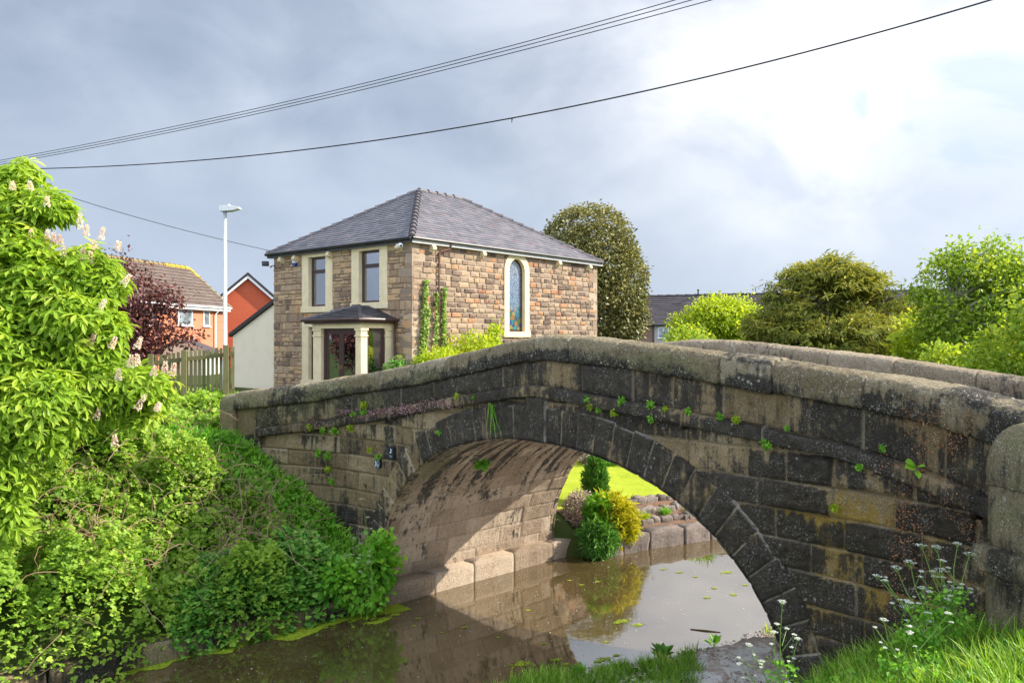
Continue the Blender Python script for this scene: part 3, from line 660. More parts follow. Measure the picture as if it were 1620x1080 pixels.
# ================================================================== THE STONE HOUSE
HG = -2.05; HA = math.atan2(.767, .641)
house = empty('stone_house', 'two storey brown sandstone house with slate hip roof behind the bridge', 'house', (-3.30, 26.0, HG), HA)
HM = np.array([[math.cos(HA), -math.sin(HA), 0], [math.sin(HA), math.cos(HA), 0], [0, 0, 1]])
def hw(x, y, z): return HM @ np.array([x, y, 0.])+np.array([-3.30, 26.0, z])     # x along right wall, y along front wall
hz_ = lambda z: z-HG                                                                 # local height
M_wall_r = toned('rock_faced_sandstone', [(.0, (.085,.06,.05)), (.25, (.19,.13,.095)), (.5, (.30,.215,.15)), (.72, (.40,.285,.185)), (.86, (.38,.20,.10)), (1., (.26,.11,.08))], .85, 7, .28, .9, .02)
M_wall_f = toned('coursed_rubble_sandstone', [(.0, (.17,.115,.085)), (.3, (.32,.215,.135)), (.6, (.45,.32,.20)), (.85, (.53,.35,.18)), (1., (.46,.25,.13))], .88, 7, .3, .9, .02)
M_quoin = toned('dressed_sandstone', [(.0, (.24,.17,.12)), (1., (.42,.33,.24))], .85, 9, .3, .6, .012)
M_mortar = simple('pale_mortar', (.46, .36, .27), .95, .15, 12, .5)
M_mortar_f = simple('brown_mortar', (.24, .19, .13), .95, .2, 12, .5)
M_cream = simple('cream_masonry_paint', (.74, .61, .38), .7, .14, 3, .06)
M_brown = simple('brown_upvc', (.055, .026, .022), .35, .15, 10, .03, .5)
M_gutter = simple('black_gutter', (.02, .018, .02), .4, .2, 10, .03, .5)
M_soffit = simple('weathered_white_board', (.48, .47, .46), .6, .2, 5, .1)
def block_wall(fn, Wd, z0, z1, holes, hmin, hmax, wmin, wmax, rg, skip=(0, 0), split=0., tone_bias=0., gapw=.008):
    mb = MB(); z = z0
    def put(u0, u1, a, b):
        if u1-u0 < .05: return
        cuts = [(u0, u1)]
        for (hu0, hu1, hz0, hz1) in holes:
            if b > hz0+.01 and a < hz1-.01:
                nc = []
                for c0, c1 in cuts:
                    if c1 <= hu0 or c0 >= hu1: nc.append((c0, c1)); continue
                    if c0 < hu0: nc.append((c0, hu0))
                    if c1 > hu1: nc.append((hu1, c1))
                cuts = nc
        for c0, c1 in cuts:
            if c1-c0 < .04: continue
            g = gapw; d = .014+.032*rg.random(); i = .012; tn = float(np.clip(rg.beta(1.9, 1.9)+tone_bias, 0, 1))
            mu = (c0+c1)/2; dd = [d*(.6+.8*rg.random()) for _ in range(4)]
            P = [(c0+g, a+g, 0), (c1-g, a+g, 0), (c1-g, b-g, 0), (c0+g, b-g, 0), (c0+g+i, a+g+i, dd[0]), (c1-g-i, a+g+i, dd[1]), (c1-g-i, b-g-i, dd[2]), (c0+g+i, b-g-i, dd[3]), (mu, (a+b)/2, d*1.3)]
            mb.raw([fn(*p) for p in P], [[0,1,5,4],[1,2,6,5],[2,3,7,6],[3,0,4,7]], [[4,5,8],[5,6,8],[6,7,8],[7,4,8]], tn)
    while z < z1-.03:
        h = min(hmin+(hmax-hmin)*rg.random(), z1-z)
        if z1-(z+h) < .08: h = z1-z
        u = skip[0]-.1*rg.random()
        while u < Wd-skip[1]:
            w = wmin+(wmax-wmin)*rg.random(); a, b = max(u, skip[0]), min(u+w, Wd-skip[1])
            if split and rg.random() < split and h > .2:
                c = .4+.2*rg.random(); put(a, b, z, z+h*c); m_ = (a+b)/2; put(a, m_, z+h*c, z+h); put(m_, b, z+h*c, z+h)
            else: put(a, b, z, z+h)
            u += w
        z += h
    us = sorted({0., Wd, *[h[0] for h in holes], *[h[1] for h in holes]}); zs = sorted({z0, z1, *[h[2] for h in holes], *[h[3] for h in holes]})
    bk = MB()
    for a, b in zip(us[:-1], us[1:]):
        for c, d in zip(zs[:-1], zs[1:]):
            if any(h[0]-1e-6 <= a and b <= h[1]+1e-6 and h[2]-1e-6 <= c and d <= h[3]+1e-6 for h in holes): continue
            bk.raw([fn(a, c, 0), fn(b, c, 0), fn(b, d, 0), fn(a, d, 0)], [[0, 1, 2, 3]])
    return mb, bk
fr = lambda u, z, d: (-d, 7.93-u, z) ; fl = lambda y, z, d: (-d, y, z)
rt = lambda u, z, d: (u, -d, z)
EV = hz_(3.44)
holesF = [(4.58, 5.62, hz_(1.18), hz_(3.02)), (1.58, 2.68, hz_(1.24), hz_(3.05)), (4.58, 5.62, hz_(-1.55), hz_(.42)), (1.0, 3.3, 0.0, hz_(.40))]
holesR = [(4.92, 5.86, hz_(.25), hz_(3.02))]
rg = np.random.default_rng(21)
mbf, bkf = block_wall(lambda u, z, d: fl(u, z, d), 7.93, 0, EV, holesF, .15, .34, .18, .55, rg, (0., 0), .35)
mbf.build('front_wall', M_wall_f, house, local=True); bkf.build('front_mortar', M_mortar_f, house, local=True)
mbr, bkr = block_wall(rt, 10.87, 0, EV, holesR, .15, .21, .2, .56, rg, (0, 0), .0, gapw=.015)
mbr.build('side_wall', M_wall_r, house, local=True); bkr.build('side_mortar', M_mortar, house, local=True)
mb = MB(); mb.raw([(10.87, 0, 0), (10.87, 7.93, 0), (10.87, 7.93, EV), (10.87, 0, EV)], [[0,1,2,3]]); mb.raw([(10.87, 7.93, 0), (0, 7.93, 0), (0, 7.93, EV), (10.87, 7.93, EV)], [[0,1,2,3]])
mb.build('back_wall', M_wall_f, house, local=True)
def quoins(cx, cy, sx, sy, name):
    z = 0; k = 0; mb = MB()
    while z < EV-.1:
        h = min(.34+.14*rg.random(), EV-z); wx, wy = ((.58, .30) if k % 2 else (.30, .58)); d = .028+.012*rg.random()
        x0, x1 = sorted((cx-sx*d, cx+sx*wx)); y0, y1 = sorted((cy-sy*d, cy+sy*wy))
        mb.box((x0, y0, z+.006), (x1, y1, z+h-.006), rg.random()); z += h; k += 1
    mb.build(name, M_quoin, house, local=True, bevel=.012)
quoins(0, 0, 1, 1, 'quoins'); quoins(10.87, 0, -1, 1, 'quoins')
# ---- windows
def room(mb, a, b): mb.box(a, b)
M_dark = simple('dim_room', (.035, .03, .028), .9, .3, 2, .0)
def glassmat(name, tint=(1, 1, 1), refl=.35):
    m, n = newmat(name); oc = n.add('ShaderNodeTexCoord').outputs['Object']
    gl = n.add('ShaderNodeBsdfGlossy', {'Color': (.9, .93, 1.), 'Roughness': .02, 'Normal': n.add('ShaderNodeBump', {'Height': n.noise(oc, 1.4, 2, .5), 'Strength': .15, 'Distance': .02}).outputs[0]})
    tr = n.add('ShaderNodeBsdfTransparent', {'Color': tint})
    f = n.add('ShaderNodeFresnel', {'IOR': 1.5}).outputs[0]
    mx = n.add('ShaderNodeMixShader', {0: n.math('ADD', f, refl, True), 1: tr.outputs[0], 2: gl.outputs[0]})
    n.add('ShaderNodeOutputMaterial', {0: mx.outputs[0]}); return m
M_glass = glassmat('window_glass'); M_glass_dim = glassmat('dim_window_glass', (.8, .8, .8), .25)
M_net = simple('net_curtain', (.62, .60, .52), .9, .06, 4, .1); M_blind = simple('white_blind', (.68, .69, .66), .8, .05, 4, .05)
def front_window(name, u0, u1, z0, z1, label=None, x0=.10, sill=True, outer=.40, top=.26, bot=.22, transom=.30):
    w = MB(); ou0, ou1, oz0, oz1 = u0-outer, u1+outer, z0-bot, z1+top
    w.box((-.06, ou0, z1), (.14, ou1, oz1)); w.box((-.06, ou0, z0), (.14, u0, z1-.001)); w.box((-.06, u1, z0), (.14, ou1, z1-.001)); w.box((-.085, ou0-.05, oz0), (.14, ou1+.05, z0-.001))
    win = w.build('window_surround', M_cream, house, local=True, bevel=.012)
    if label: win['label'] = label
    f = MB(); t = .075
    f.box((x0, u0, z0), (x0+.07, u0+t, z1)); f.box((x0, u1-t, z0), (x0+.07, u1, z1)); f.box((x0, u0+t, z1-t), (x0+.07, u1-t, z1)); f.box((x0-.02, u0+t, z0), (x0+.07, u1-t, z0+t))
    zt_ = z1-(z1-z0)*transom; f.box((x0+.002, u0+t, zt_-.05), (x0+.068, u1-t, zt_+.05)); f.box((x0-.015, u0+t-.02, zt_+.045), (x0+.02, u1-t+.02, zt_+.085))
    f.build('window_frame', M_brown, win, local=True, bevel=.006)
    g_ = MB(); g_.box((x0+.03, u0+t, zt_+.05), (x0+.036, u1-t, z1-t)); g_.box((x0+.03, u0+t, z0+t), (x0+.036, u1-t, zt_-.05)); g_.build('pane', M_glass, win, local=True)
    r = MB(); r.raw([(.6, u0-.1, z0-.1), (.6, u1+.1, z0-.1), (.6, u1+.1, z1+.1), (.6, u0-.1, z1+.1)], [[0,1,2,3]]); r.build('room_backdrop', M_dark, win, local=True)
    return win
def pleats(y0, y1, z0, z1, x, m, parent, amp=.03, per=.13, name='curtain'):
    yy = np.arange(y0, y1, .02); V = []
    for y in yy: xx = x+amp*math.sin(y*2*math.pi/per+.6*math.sin(y*5)); V += [(xx, y, z0), (xx, y, z1)]
    return from_arrays(name, V, [grid_faces(len(yy), 2)], m, parent, True, local=True)
w1o = front_window('w', 4.58, 5.62, hz_(1.18), hz_(3.02), 'upper left cream framed window with a half drawn pale blind')
pleats(4.62, 5.55, hz_(1.25), hz_(2.45), .24, M_blind, w1o, .006, .1, 'blind')
w2o = front_window('w', 1.58, 2.68, hz_(1.24), hz_(3.05), 'upper right cream framed window reflecting the sky')
pleats(2.35, 2.64, hz_(1.3), hz_(2.95), .26, M_net, w2o)
front_window('w', 4.58, 5.62, hz_(-1.55), hz_(.42), 'ground floor cream framed window half hidden by the bay', top=.22)
# arched window on the side wall
uc, hwid, zb, zs = 5.39, .47, hz_(.25), hz_(3.02-.47); N_ = 28
def arc(r, zc, k0=0, n_=N_): return [(uc+r*math.cos(a), zc+r*math.sin(a)) for a in np.linspace(0, math.pi, n_)]
inner = [(uc+hwid, zb)]+arc(hwid, zs)+[(uc-hwid, zb)]; outer_ = [(uc+hwid+.27, zb)]+arc(hwid+.27, zs)+[(uc-hwid-.27, zb)]
m_ = len(inner); V = [rt(u, z, .06) for u, z in inner]+[rt(u, z, .06) for u, z in outer_]+[rt(u, z, -.16) for u, z in inner]+[rt(u, z, -.02) for u, z in outer_]
Q = []
for i in range(m_-1): Q += [[i, i+1, m_+i+1, m_+i], [2*m_+i, 2*m_+i+1, i+1, i], [m_+i, m_+i+1, 3*m_+i+1, 3*m_+i]]
mb = MB(); mb.raw(V, Q); mb.box((uc-hwid-.32, -.09, zb-.20), (uc+hwid+.32, .14, zb)); aw = mb.build('arched_window_surround', M_cream, house, local=True)
aw['label'] = 'tall round headed cream window surround with stained glass'
in2 = [(uc+hwid-.07, zb+.08)]+arc(hwid-.07, zs)+[(uc-hwid+.07, zb+.08)]
V = [rt(u, z, -.09) for u, z in inner]+[rt(u, z, -.09) for u, z in in2]+[rt(u, z, -.16) for u, z in in2]; Q = []
for i in range(m_-1): Q += [[i, i+1, m_+i+1, m_+i], [m_+i, m_+i+1, 2*m_+i+1, 2*m_+i]]
Q.append([0, m_, 2*m_-1, m_-1])
mb = MB(); mb.raw(V, Q); mb.build('window_frame', M_brown, aw, local=True)
m_sg, n = newmat('stained_glass'); oc = n.add('ShaderNodeTexCoord').outputs['Object']
sep = n.add('ShaderNodeSeparateXYZ', {0: oc}); zn = n.math('DIVIDE', n.math('SUBTRACT', sep.outputs[2], zb), zs+hwid-zb)
vec2 = n.mapping(oc, (1, 0, 1)); vd = n.add('ShaderNodeTexVoronoi', {'Vector': vec2, 'Scale': 6.5}); ve = n.add('ShaderNodeTexVoronoi', {'Vector': vec2, 'Scale': 6.5}, feature='DISTANCE_TO_EDGE').outputs['Distance']
r1 = n.add('ShaderNodeSeparateColor', {0: vd.outputs['Color']}).outputs[0]
lowc = n.ramp(r1, [(0, (.02,.25,.45)), (.2, (.03,.40,.50)), (.4, (.06,.22,.08)), (.55, (.55,.22,.05)), (.7, (.02,.10,.40)), (.85, (.45,.40,.12))], 'CONSTANT')
ring = n.math('MULTIPLY', n.math('ABSOLUTE', n.math('SINE', n.math('MULTIPLY', n.add('ShaderNodeVectorMath', {0: n.mapping(oc, (1, 0, 1), (-uc, 0, -zs+.1))}, operation='LENGTH').outputs['Value'], 26))), 1)
hic = n.mix(n.math('MULTIPLY', n.ramp(ring, [(.2, 1), (.5, 0)]), n.ramp(zn, [(.72, 0), (.76, 1)])), n.ramp(n.math('ADD', n.math('MULTIPLY', r1, .4), n.math('MULTIPLY', zn, .6)), [(0, (.16,.36,.62)), (.5, (.30,.46,.72)), (1, (.34,.44,.64))]), (.62,.66,.72))
cc = n.mix(n.ramp(n.math('ADD', zn, n.math('MULTIPLY', n.math('SUBTRACT', r1, .5), .1)), [(.3, 0), (.36, 1)]), lowc, hic)
cc = n.mix(n.ramp(ve, [(.02, .9), (.05, 0)]), n.mix(1., cc, (.50, .46, .42), 'MULTIPLY'), (.03, .03, .035)); finish(n, cc, .08, n.noise(oc, 9, 3, .6), .3, .02, spec=1., extra={'IOR': 1.8})
V = [rt(u, z, -.11) for u, z in in2]; cidx = len(V); V.append(rt(uc, (zb+zs)/2, -.11))
mb = MB(); mb.raw(V, None, [[cidx, i, (i+1) % m_] for i in range(m_)]); mb.build('stained_glass', m_sg, aw, local=True)
# ---- bay with double doors
bx = -1.43; b0, b1 = .87, 3.43; BT = hz_(.33); mb = MB()
mb.box((bx-.02, b0-.02, BT), (0.02, b1+.02, BT+.24)); mb.box((bx-.06, b0-.06, BT+.242), (.02, b1+.06, BT+.29)); bay = mb.build('bay_window', M_cream, house, local=True, bevel=.01)
for (x0_, x1_, y0_, y1_) in ((bx, bx+.30, b1-.44, b1), (bx, bx+.27, b0, b0+.28), (-.38, .02, b0+.002, b0+.28)):
    mb = MB(); mb.box((x0_, y0_, 0), (x1_, y1_, BT)); mb.box((x0_-.025, y0_-.025, BT-.28), (x1_+.025, y1_+.025, BT-.22)); mb.box((x0_-.03, y0_-.03, BT-.08), (x1_+.03, y1_+.03, BT-.003)); mb.box((x0_-.04, y0_-.04, 0), (x1_+.04, y1_+.04, .18)); mb.build('bay_post', M_cream, bay, local=True, bevel=.012)
dy0, dy1 = b0+.28, b1-.44; xd = bx+.12
mb = MB(); mb.box((xd, dy0, BT-.10), (xd+.09, dy1, BT-.002)); mb.box((xd, dy0, 0), (xd+.09, dy0+.08, BT-.1)); mb.box((xd, dy1-.12, 0), (xd+.09, dy1, BT-.1)); mb.build('door_frame', M_brown, bay, local=True)
ym = (dy0+dy1)/2
for y0_, y1_ in ((dy0+.08, ym-.004), (ym+.004, dy1-.12)):
    d = MB(); z1_ = BT-.105; s_ = .11
    d.box((xd+.02, y0_, .05), (xd+.075, y0_+s_, z1_)); d.box((xd+.02, y1_-s_, .05), (xd+.075, y1_, z1_)); d.box((xd+.02, y0_+s_, z1_-.09), (xd+.075, y1_-s_, z1_)); d.box((xd+.02, y0_+s_, .05), (xd+.075, y1_-s_, .62))
    dr_ = d.build('door', M_brown, bay, local=True, bevel=.006)
    g_ = MB(); g_.box((xd+.045, y0_+s_, .62), (xd+.05, y1_-s_, z1_-.09)); g_.build('pane', M_glass, dr_, local=True)
    M_brass = simple('brass', (.6, .42, .16), .3, .1, 10, 0, .5, .9)
    yh = y1_-.05 if y0_ < ym-.3 and y1_ < ym+.1 else y0_+.05
    h_ = MB(); h_.box((xd+.004, yh-.012, 1.0), (xd+.02, yh+.012, 1.16)); h_.box((xd-.02, yh-.01, 1.07), (xd+.005, yh+.07, 1.09)); h_.build('handle', M_brass, dr_, local=True)
pleats(dy0+.12, dy1-.14, .3, 1.35, xd+.2, M_net, bay); 
s_ = MB(); s_.box((bx+.27, b0+.05, BT-.09), (-.38, b0+.12, BT-.002)); s_.box((bx+.27, b0+.05, .55), (bx+.36, b0+.12, BT-.09)); s_.box((-.52, b0+.05, .55), (-.38, b0+.12, BT-.09)); s_.box((bx+.30, b0+.05, .45), (-.38, b0+.12, .55)); s_.build('window_frame', M_brown, bay, local=True)
g_ = MB(); g_.box((bx+.36, b0+.08, .55), (-.52, b0+.086, BT-.09)); g_.build('pane', M_glass_dim, bay, local=True)
s_ = MB(); s_.box((bx+.30, b0+.04, 0), (-.38, b0+.20, .45)); s_.box((bx+.02, b1-.22, 0), (0, b1-.02, BT)); s_.build('bay_plinth', M_cream, bay, local=True)
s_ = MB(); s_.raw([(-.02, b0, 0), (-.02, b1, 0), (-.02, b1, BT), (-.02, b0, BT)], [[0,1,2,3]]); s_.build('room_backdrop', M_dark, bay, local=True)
# ---- slate roofs
M_slate = toned('welsh_slate', [(.0, (.10,.094,.105)), (.45, (.14,.131,.147)), (.75, (.175,.162,.176)), (.92, (.215,.178,.186)), (1., (.15,.105,.108))], .42, 6, .25, .3, .006, .5)
M_slate_d = toned('dark_slate', [(.0, (.035,.033,.036)), (1., (.085,.078,.082))], .5, 6, .3, .3, .006, .4)
M_ridge = simple('clay_ridge', (.115, .10, .105), .6, .35, 6, .3)
def slates(mb, A, B, C_, D, gauge, width, rg, thick=.014, lift=.0, tb=0.):
    """slate courses on the quad A,B (eave) C_,D (top; D above A). may taper to a point"""
    A, B, C_, D = (np.array(v, float) for v in (A, B, C_, D)); nrm = np.cross(B-A, (C_+D)/2-(A+B)/2); nrm /= np.linalg.norm(nrm)
    if nrm[2] < 0: nrm = -nrm
    H = np.linalg.norm((C_+D)/2-(A+B)/2); e = (B-A)/np.linalg.norm(B-A); rows = int(H/gauge)+1; Wd = np.linalg.norm(B-A)
    for r in range(rows):
        f0, f1 = r*gauge/H, min(1., (r+1.06)*gauge/H)
        a0, b0_ = A+(D-A)*f0, B+(C_-B)*f0; a1, b1_ = A+(D-A)*f1, B+(C_-B)*f1
        l0, r0, l1, r1 = (np.dot(v-A, e) for v in (a0, b0_, a1, b1_)); up0 = a0-A-e*l0; up1 = a1-A-e*l1
        u = l0-(r % 2)*width/2-.02
        while u < r0:
            w = width*(.97+.06*rg.random()); p, q = max(u, l0), min(u+w-.006, r0); p1, q1 = np.clip(p, l1, r1), np.clip(q, l1, r1)
            if q-p > .02:
                h0 = thick*(1+.5*rg.random())+.008; V = [A+e*p+up0+nrm*h0, A+e*q+up0+nrm*h0, A+e*q1+up1+nrm*.004, A+e*p1+up1+nrm*.004, A+e*p+up0-nrm*.006, A+e*q+up0-nrm*.006]
                mb.raw(V, [[0, 1, 2, 3], [4, 5, 1, 0]], tone=float(np.clip(rg.beta(2.2, 2.2)+tb, 0, 1)))
            u += w
def hipcaps(mb, a, b, r=.10, L_=.42, tone=.5, seed=0):
    a, b = np.array(a, float), np.array(b, float); d = b-a; n_ = max(1, int(np.linalg.norm(d)/L_)); d = d/n_
    for i in range(n_):
        p = a+d*i; q = a+d*(i+1.06); mb.tube([p+np.array([0, 0, .0]), p+(q-p)*.15, q+np.array([0, 0, -.03])], [r*1.25, r*1.05, r*.9], 8, tone)
EE = hz_(3.44); OV = .20; RZ = hz_(5.93)
ov = EE-.13
P00, P10, P11, P01 = (-OV, -OV, ov), (10.87+OV, -OV, ov), (10.87+OV, 7.93+OV, ov), (-OV, 7.93+OV, ov)
R0, R1 = (4.05, 3.96, RZ), (6.5, 3.96, RZ)
rg = np.random.default_rng(4); mb = MB()
slates(mb, P01, P00, R0, R0, .205, .30, rg); slates(mb, P00, P10, R1, R0, .205, .30, rg, tb=.06); slates(mb, P10, P11, R1, R1, .205, .30, rg); slates(mb, P11, P01, R0, R1, .205, .30, rg)
for tri in ((P01, P00, R0), (P10, P11, R1)): mb.raw(np.array(tri)-[0, 0, .02], None, [[0, 1, 2]], .3)
for qd in ((P00, P10, R1, R0), (P11, P01, R0, R1)): mb.raw(np.array(qd)-[0, 0, .02], [[0, 1, 2, 3]], None, .3)
roof = mb.build('roof', M_slate, house, local=True)
mb = MB()
for a, b in ((P00, R0), (P01, R0), (P10, R1), (P11, R1)): hipcaps(mb, a, b, .105, .46)
hipcaps(mb, R0, R1, .10); mb.build('ridge_tiles', M_ridge, roof, local=True)
m_moss = simple('ridge_moss', (.30, .22, .05), .95, .3, 20, .8)
# eaves boards, gutters
mb = MB(); mb.box((-OV, -OV+.001, ov-.16), (-OV+.03, 7.93+OV, ov-.01)); mb.tube([(-OV-.05, -OV-.02, ov-.03), (-OV-.05, 7.93+OV+.02, ov-.03)], .058, 8); mb.tube([(10.87+OV+.05, -OV, ov-.03), (10.87+OV+.05, 7.93+OV, ov-.03)], .058, 8)
mb.tube([(-OV, -OV-.05, ov-.02), (10.87+OV, -OV-.05, ov-.02)], .045, 8); mb.build('gutter', M_gutter, roof, local=True)
mb = MB(); mb.box((-OV+.031, -OV, ov-.17), (10.87+OV, -OV+.03, ov-.05)); mb.box((-OV+.03, -OV+.03, ov-.165), (10.87+OV, 0, ov-.15)); mb.box((-OV+.03, .0, ov-.165), (0, 7.93+OV, ov-.15)); mb.build('soffit_board', M_soffit, roof, local=True)
def corbel(mb, p, ax):
    # rounded bracket: box body with a drum end
    x, y, z = p
    if ax == 'x': mb.box((-.20, y-.08, z-.05), (.03, y+.08, z+.09)); mb.tube([(-.17, y-.085, z-.02), (-.17, y+.085, z-.02)], .075, 10); mb.tube([(-.05, y-.08, z-.1), (-.05, y+.08, z-.1)], .06, 10)
    else: mb.box((x-.08, -.20, z-.05), (x+.08, .03, z+.09)); mb.tube([(x-.085, -.17, z-.02), (x+.085, -.17, z-.02)], .075, 10); mb.tube([(x-.08, -.05, z-.1), (x+.08, -.05, z-.1)], .06, 10)
for y in (7.28, 6.35, 4.26, .5): 
    mb = MB(); corbel(mb, (0, y, ov-.26), 'x'); mb.build('corbel', M_cream, house, local=True, smooth=False)
for x in (.83, 3.36, 7.96, 10.16):
    mb = MB(); corbel(mb, (x, 0, ov-.26), 'y'); mb.build('corbel', M_cream, house, local=True)
M_pipe = simple('brown_downpipe', (.15, .07, .05), .45, .2, 8, .05)
mb = MB(); px_ = 1.17; mb.tube([(px_+.45, -OV-.03, ov-.08), (px_+.42, -.2, ov-.24), (px_+.06, -.10, ov-.36), (px_, -.085, ov-.46), (px_, -.085, .1)], .038, 8)
for z in (ov-.5, ov-1.9, ov-3.3): mb.tube([(px_, -.085, z), (px_, -.085, z-.07)], .052, 8)
mb.build('downpipe', M_pipe, house, local=True)
# bay roof
e = hz_(.63); ap = (.0, 2.15, hz_(1.13)); A0, A1, A2, A3 = (.0, 3.72, e), (bx-.2, 3.72, e), (bx-.2, .66, e), (.0, .66, e)
ap1 = (-.45, 2.15, hz_(1.13)); ap0 = (.03, 2.15, hz_(1.13)); mb = MB()
slates(mb, A1, A2, ap1, ap1, .14, .22, rg); slates(mb, A2, (.03, .66, e), ap0, ap1, .14, .22, rg); slates(mb, (.03, 3.72, e), A1, ap1, ap0, .14, .22, rg)
mb.raw([A1, A2, ap1, A3, ap, A0], [[1, 3, 4, 2], [5, 0, 2, 4]], [[0, 1, 2]], .3); br = mb.build('bay_roof', M_slate_d, bay, local=True)
mb = MB(); hipcaps(mb, A1, ap1, .075, .25); hipcaps(mb, A2, ap1, .075, .25); mb.build('ridge_tiles', M_ridge, br, local=True)
mb = MB(); mb.box((bx-.17, .69, e-.14), (0.01, 3.69, e-.02)); mb.tube([(-.0, .62, e-.02), (bx-.25, .62, e-.02), (bx-.25, 3.74, e-.02)], .05, 8); mb.tube([(-.1, .62, e-.05), (-.12, .70, e-.22), (-.12, .72, e-.35), (-.12, .72, .1)], .042, 8); mb.build('bay_gutter', M_brown, br, local=True)

# ---- fittings on the house, each a thing of its own
M_cam = simple('white_camera_shell', (.72, .72, .70), .35, .04, 10, 0); M_lens = simple('black_lens', (.01, .01, .012), .1, .1, 10, 0, .8)
def cctv(p, aim, label, r=.085):
    o = empty('security_camera', label, 'camera', p)
    p, aim = np.array(p), np.array(aim, float); aim /= np.linalg.norm(aim); mb = MB()
    mb.tube([p-aim*r*1.7, p-aim*r*1.2, p, p+aim*r*.9, p+aim*r*1.15], [r*.55, r*.9, r, r*.85, r*.5], 14); mb.tube([p+[0, 0, -.0], p-aim*.12+[0, 0, .02]], .03, 8); mb.build('housing', M_cam, o, True)
    MB().tube([p+aim*r*1.02, p+aim*r*1.2], [r*.48, r*.42], 12).build('lens', M_lens, o, True)
cctv(hw(-.33, .20, 3.05), (.30, -1, -.25), 'white round security camera under the eaves at the near corner of the stone house')
cctv(hw(-.24, 7.80, 2.82), (.5, -1, -.2), 'white round security camera near the left edge of the stone house', .07)
p = hw(-.35, 8.0, 2.92); fo = empty('floodlight', 'small dark floodlight sticking out from the left corner of the stone house', 'floodlight', p)
mb = MB(); mb.tube([hw(-.02, 7.85, 2.84), hw(-.2, 7.95, 2.86), p], .018, 6); mb.build('bracket', M_gutter, fo)
mb = MB(); Rz = Matrix.Rotation(.5, 3, 'Z') @ Matrix.Rotation(-.5, 3, 'X'); mb.box((-.13, -.05, -.09), (.13, .05, .09), M=([list(r) for r in Rz], p)); mb.build('lamp_head', M_gutter, fo, bevel=.01)
p = hw(-.05, 6.45, 2.95); ab = empty('alarm_box', 'small white and blue burglar alarm box beside the upper left window', 'alarm', p)
mb = MB(); fnA = lambda a, b, d: p+HM @ np.array([-d, a, 0.])+np.array([0, 0, 1.])*b
mb.prism([(-.10, -.08), (.10, -.08), (.11, .15), (-.11, .15)], -.04, .08, fnA); mb.build('cover', M_cam, ab, bevel=.012)
mb = MB(); mb.prism([(-.08, -.19), (.08, -.19), (.10, -.083), (-.10, -.083)], -.04, .075, fnA); mb.build('lens_strip', simple('blue_plastic', (.02, .06, .25), .3, .1, 10, 0), ab, bevel=.01)

# ================================================================== OTHER HOUSES
def gable_or_hip(): pass
M_render = simple('cream_render', (.78, .67, .49), .9, .05, 2, .3)
M_verge = simple('dark_verge', (.035, .028, .028), .5, .2, 8, .1)
def hx(x, y, z): return tuple(hw(x, y, z))
gar = empty('rendered_outhouse', 'cream rendered lean-to gable with dark sloping verge left of the stone house', 'outbuilding', hw(1.0, 9.3, HG), HA)
gl_ = lambda x, y, z: (x-1.0, y-9.3, z-HG)
mb = MB(); y0_, y1_ = 7.98, 11.2; za, zb_ = 1.42, .10; x0_, x1_ = .15, 6.
mb.raw([gl_(x0_, y0_, HG), gl_(x0_, y1_, HG), gl_(x0_, y1_, zb_), gl_(x0_, y0_, za), gl_(x1_, y0_, HG), gl_(x1_, y1_, HG), gl_(x1_, y1_, zb_), gl_(x1_, y0_, za)],
       [[1,0,3,2],[0,4,7,3],[5,1,2,6],[4,5,6,7]]); mb.build('wall', M_render, gar, local=True)
mb = MB(); sl_ = (za-zb_)/(y1_-y0_); yy = y1_+.15
mb.raw([gl_(x0_-.12, y0_, za+.02), gl_(x0_-.12, yy, za+.02-sl_*(yy-y0_)), gl_(x1_, yy, za+.02-sl_*(yy-y0_)), gl_(x1_, y0_, za+.02), gl_(x0_-.12, y0_, za+.17), gl_(x0_-.12, yy, za+.17-sl_*(yy-y0_)), gl_(x1_, yy, za+.17-sl_*(yy-y0_)), gl_(x1_, y0_, za+.17)],
       [[3,2,1,0],[4,5,6,7],[0,1,5,4],[1,2,6,5],[2,3,7,6],[3,0,4,7]]); mb.build('roof', M_verge, gar, local=True)
def brickmat(name, a, b, mort, sc=1.):
    m, n = newmat(name); tcn = n.add('ShaderNodeTexCoord').outputs['Object']; s_ = n.add('ShaderNodeSeparateXYZ', {0: tcn})
    v = n.add('ShaderNodeCombineXYZ', {0: n.math('ADD', s_.outputs[0], s_.outputs[1]), 1: s_.outputs[2]}).outputs[0]
    bt = n.add('ShaderNodeTexBrick', {'Vector': v, 'Color1': a, 'Color2': b, 'Mortar': mort, 'Scale': sc, 'Mortar Size': .010, 'Brick Width': .225, 'Row Height': .075, 'Bias': 0.}).outputs[0]
    f = n.noise(tcn, 1.5, 4, .6); finish(n, n.mix(n.ramp(f, [(.3, .0), (.7, .35)]), bt, a), .9, f, .2); return m
M_orange = brickmat('orange_brick', (.56, .165, .08), (.62, .21, .11), (.52, .30, .20)); M_red = brickmat('red_brick', (.50, .085, .035), (.56, .11, .045), (.42, .14, .08))
def tilemat(name, c0, c1, w=.30, gauge=.32):
    m, n = newmat(name); g = n.add('ShaderNodeAttribute', attribute_name='tone').outputs['Fac']; oc = n.add('ShaderNodeTexCoord').outputs['Object']
    f = n.noise(oc, 2.5, 5, .7); f2 = n.noise(oc, 22, 3, .7)
    finish(n, n.ramp(n.math('ADD', n.math('MULTIPLY', g, .3), n.math('ADD', n.math('MULTIPLY', f, .45), n.math('MULTIPLY', f2, .3))), [(.25, c0), (.75, c1)]), .8, f2, .4, .01); return m
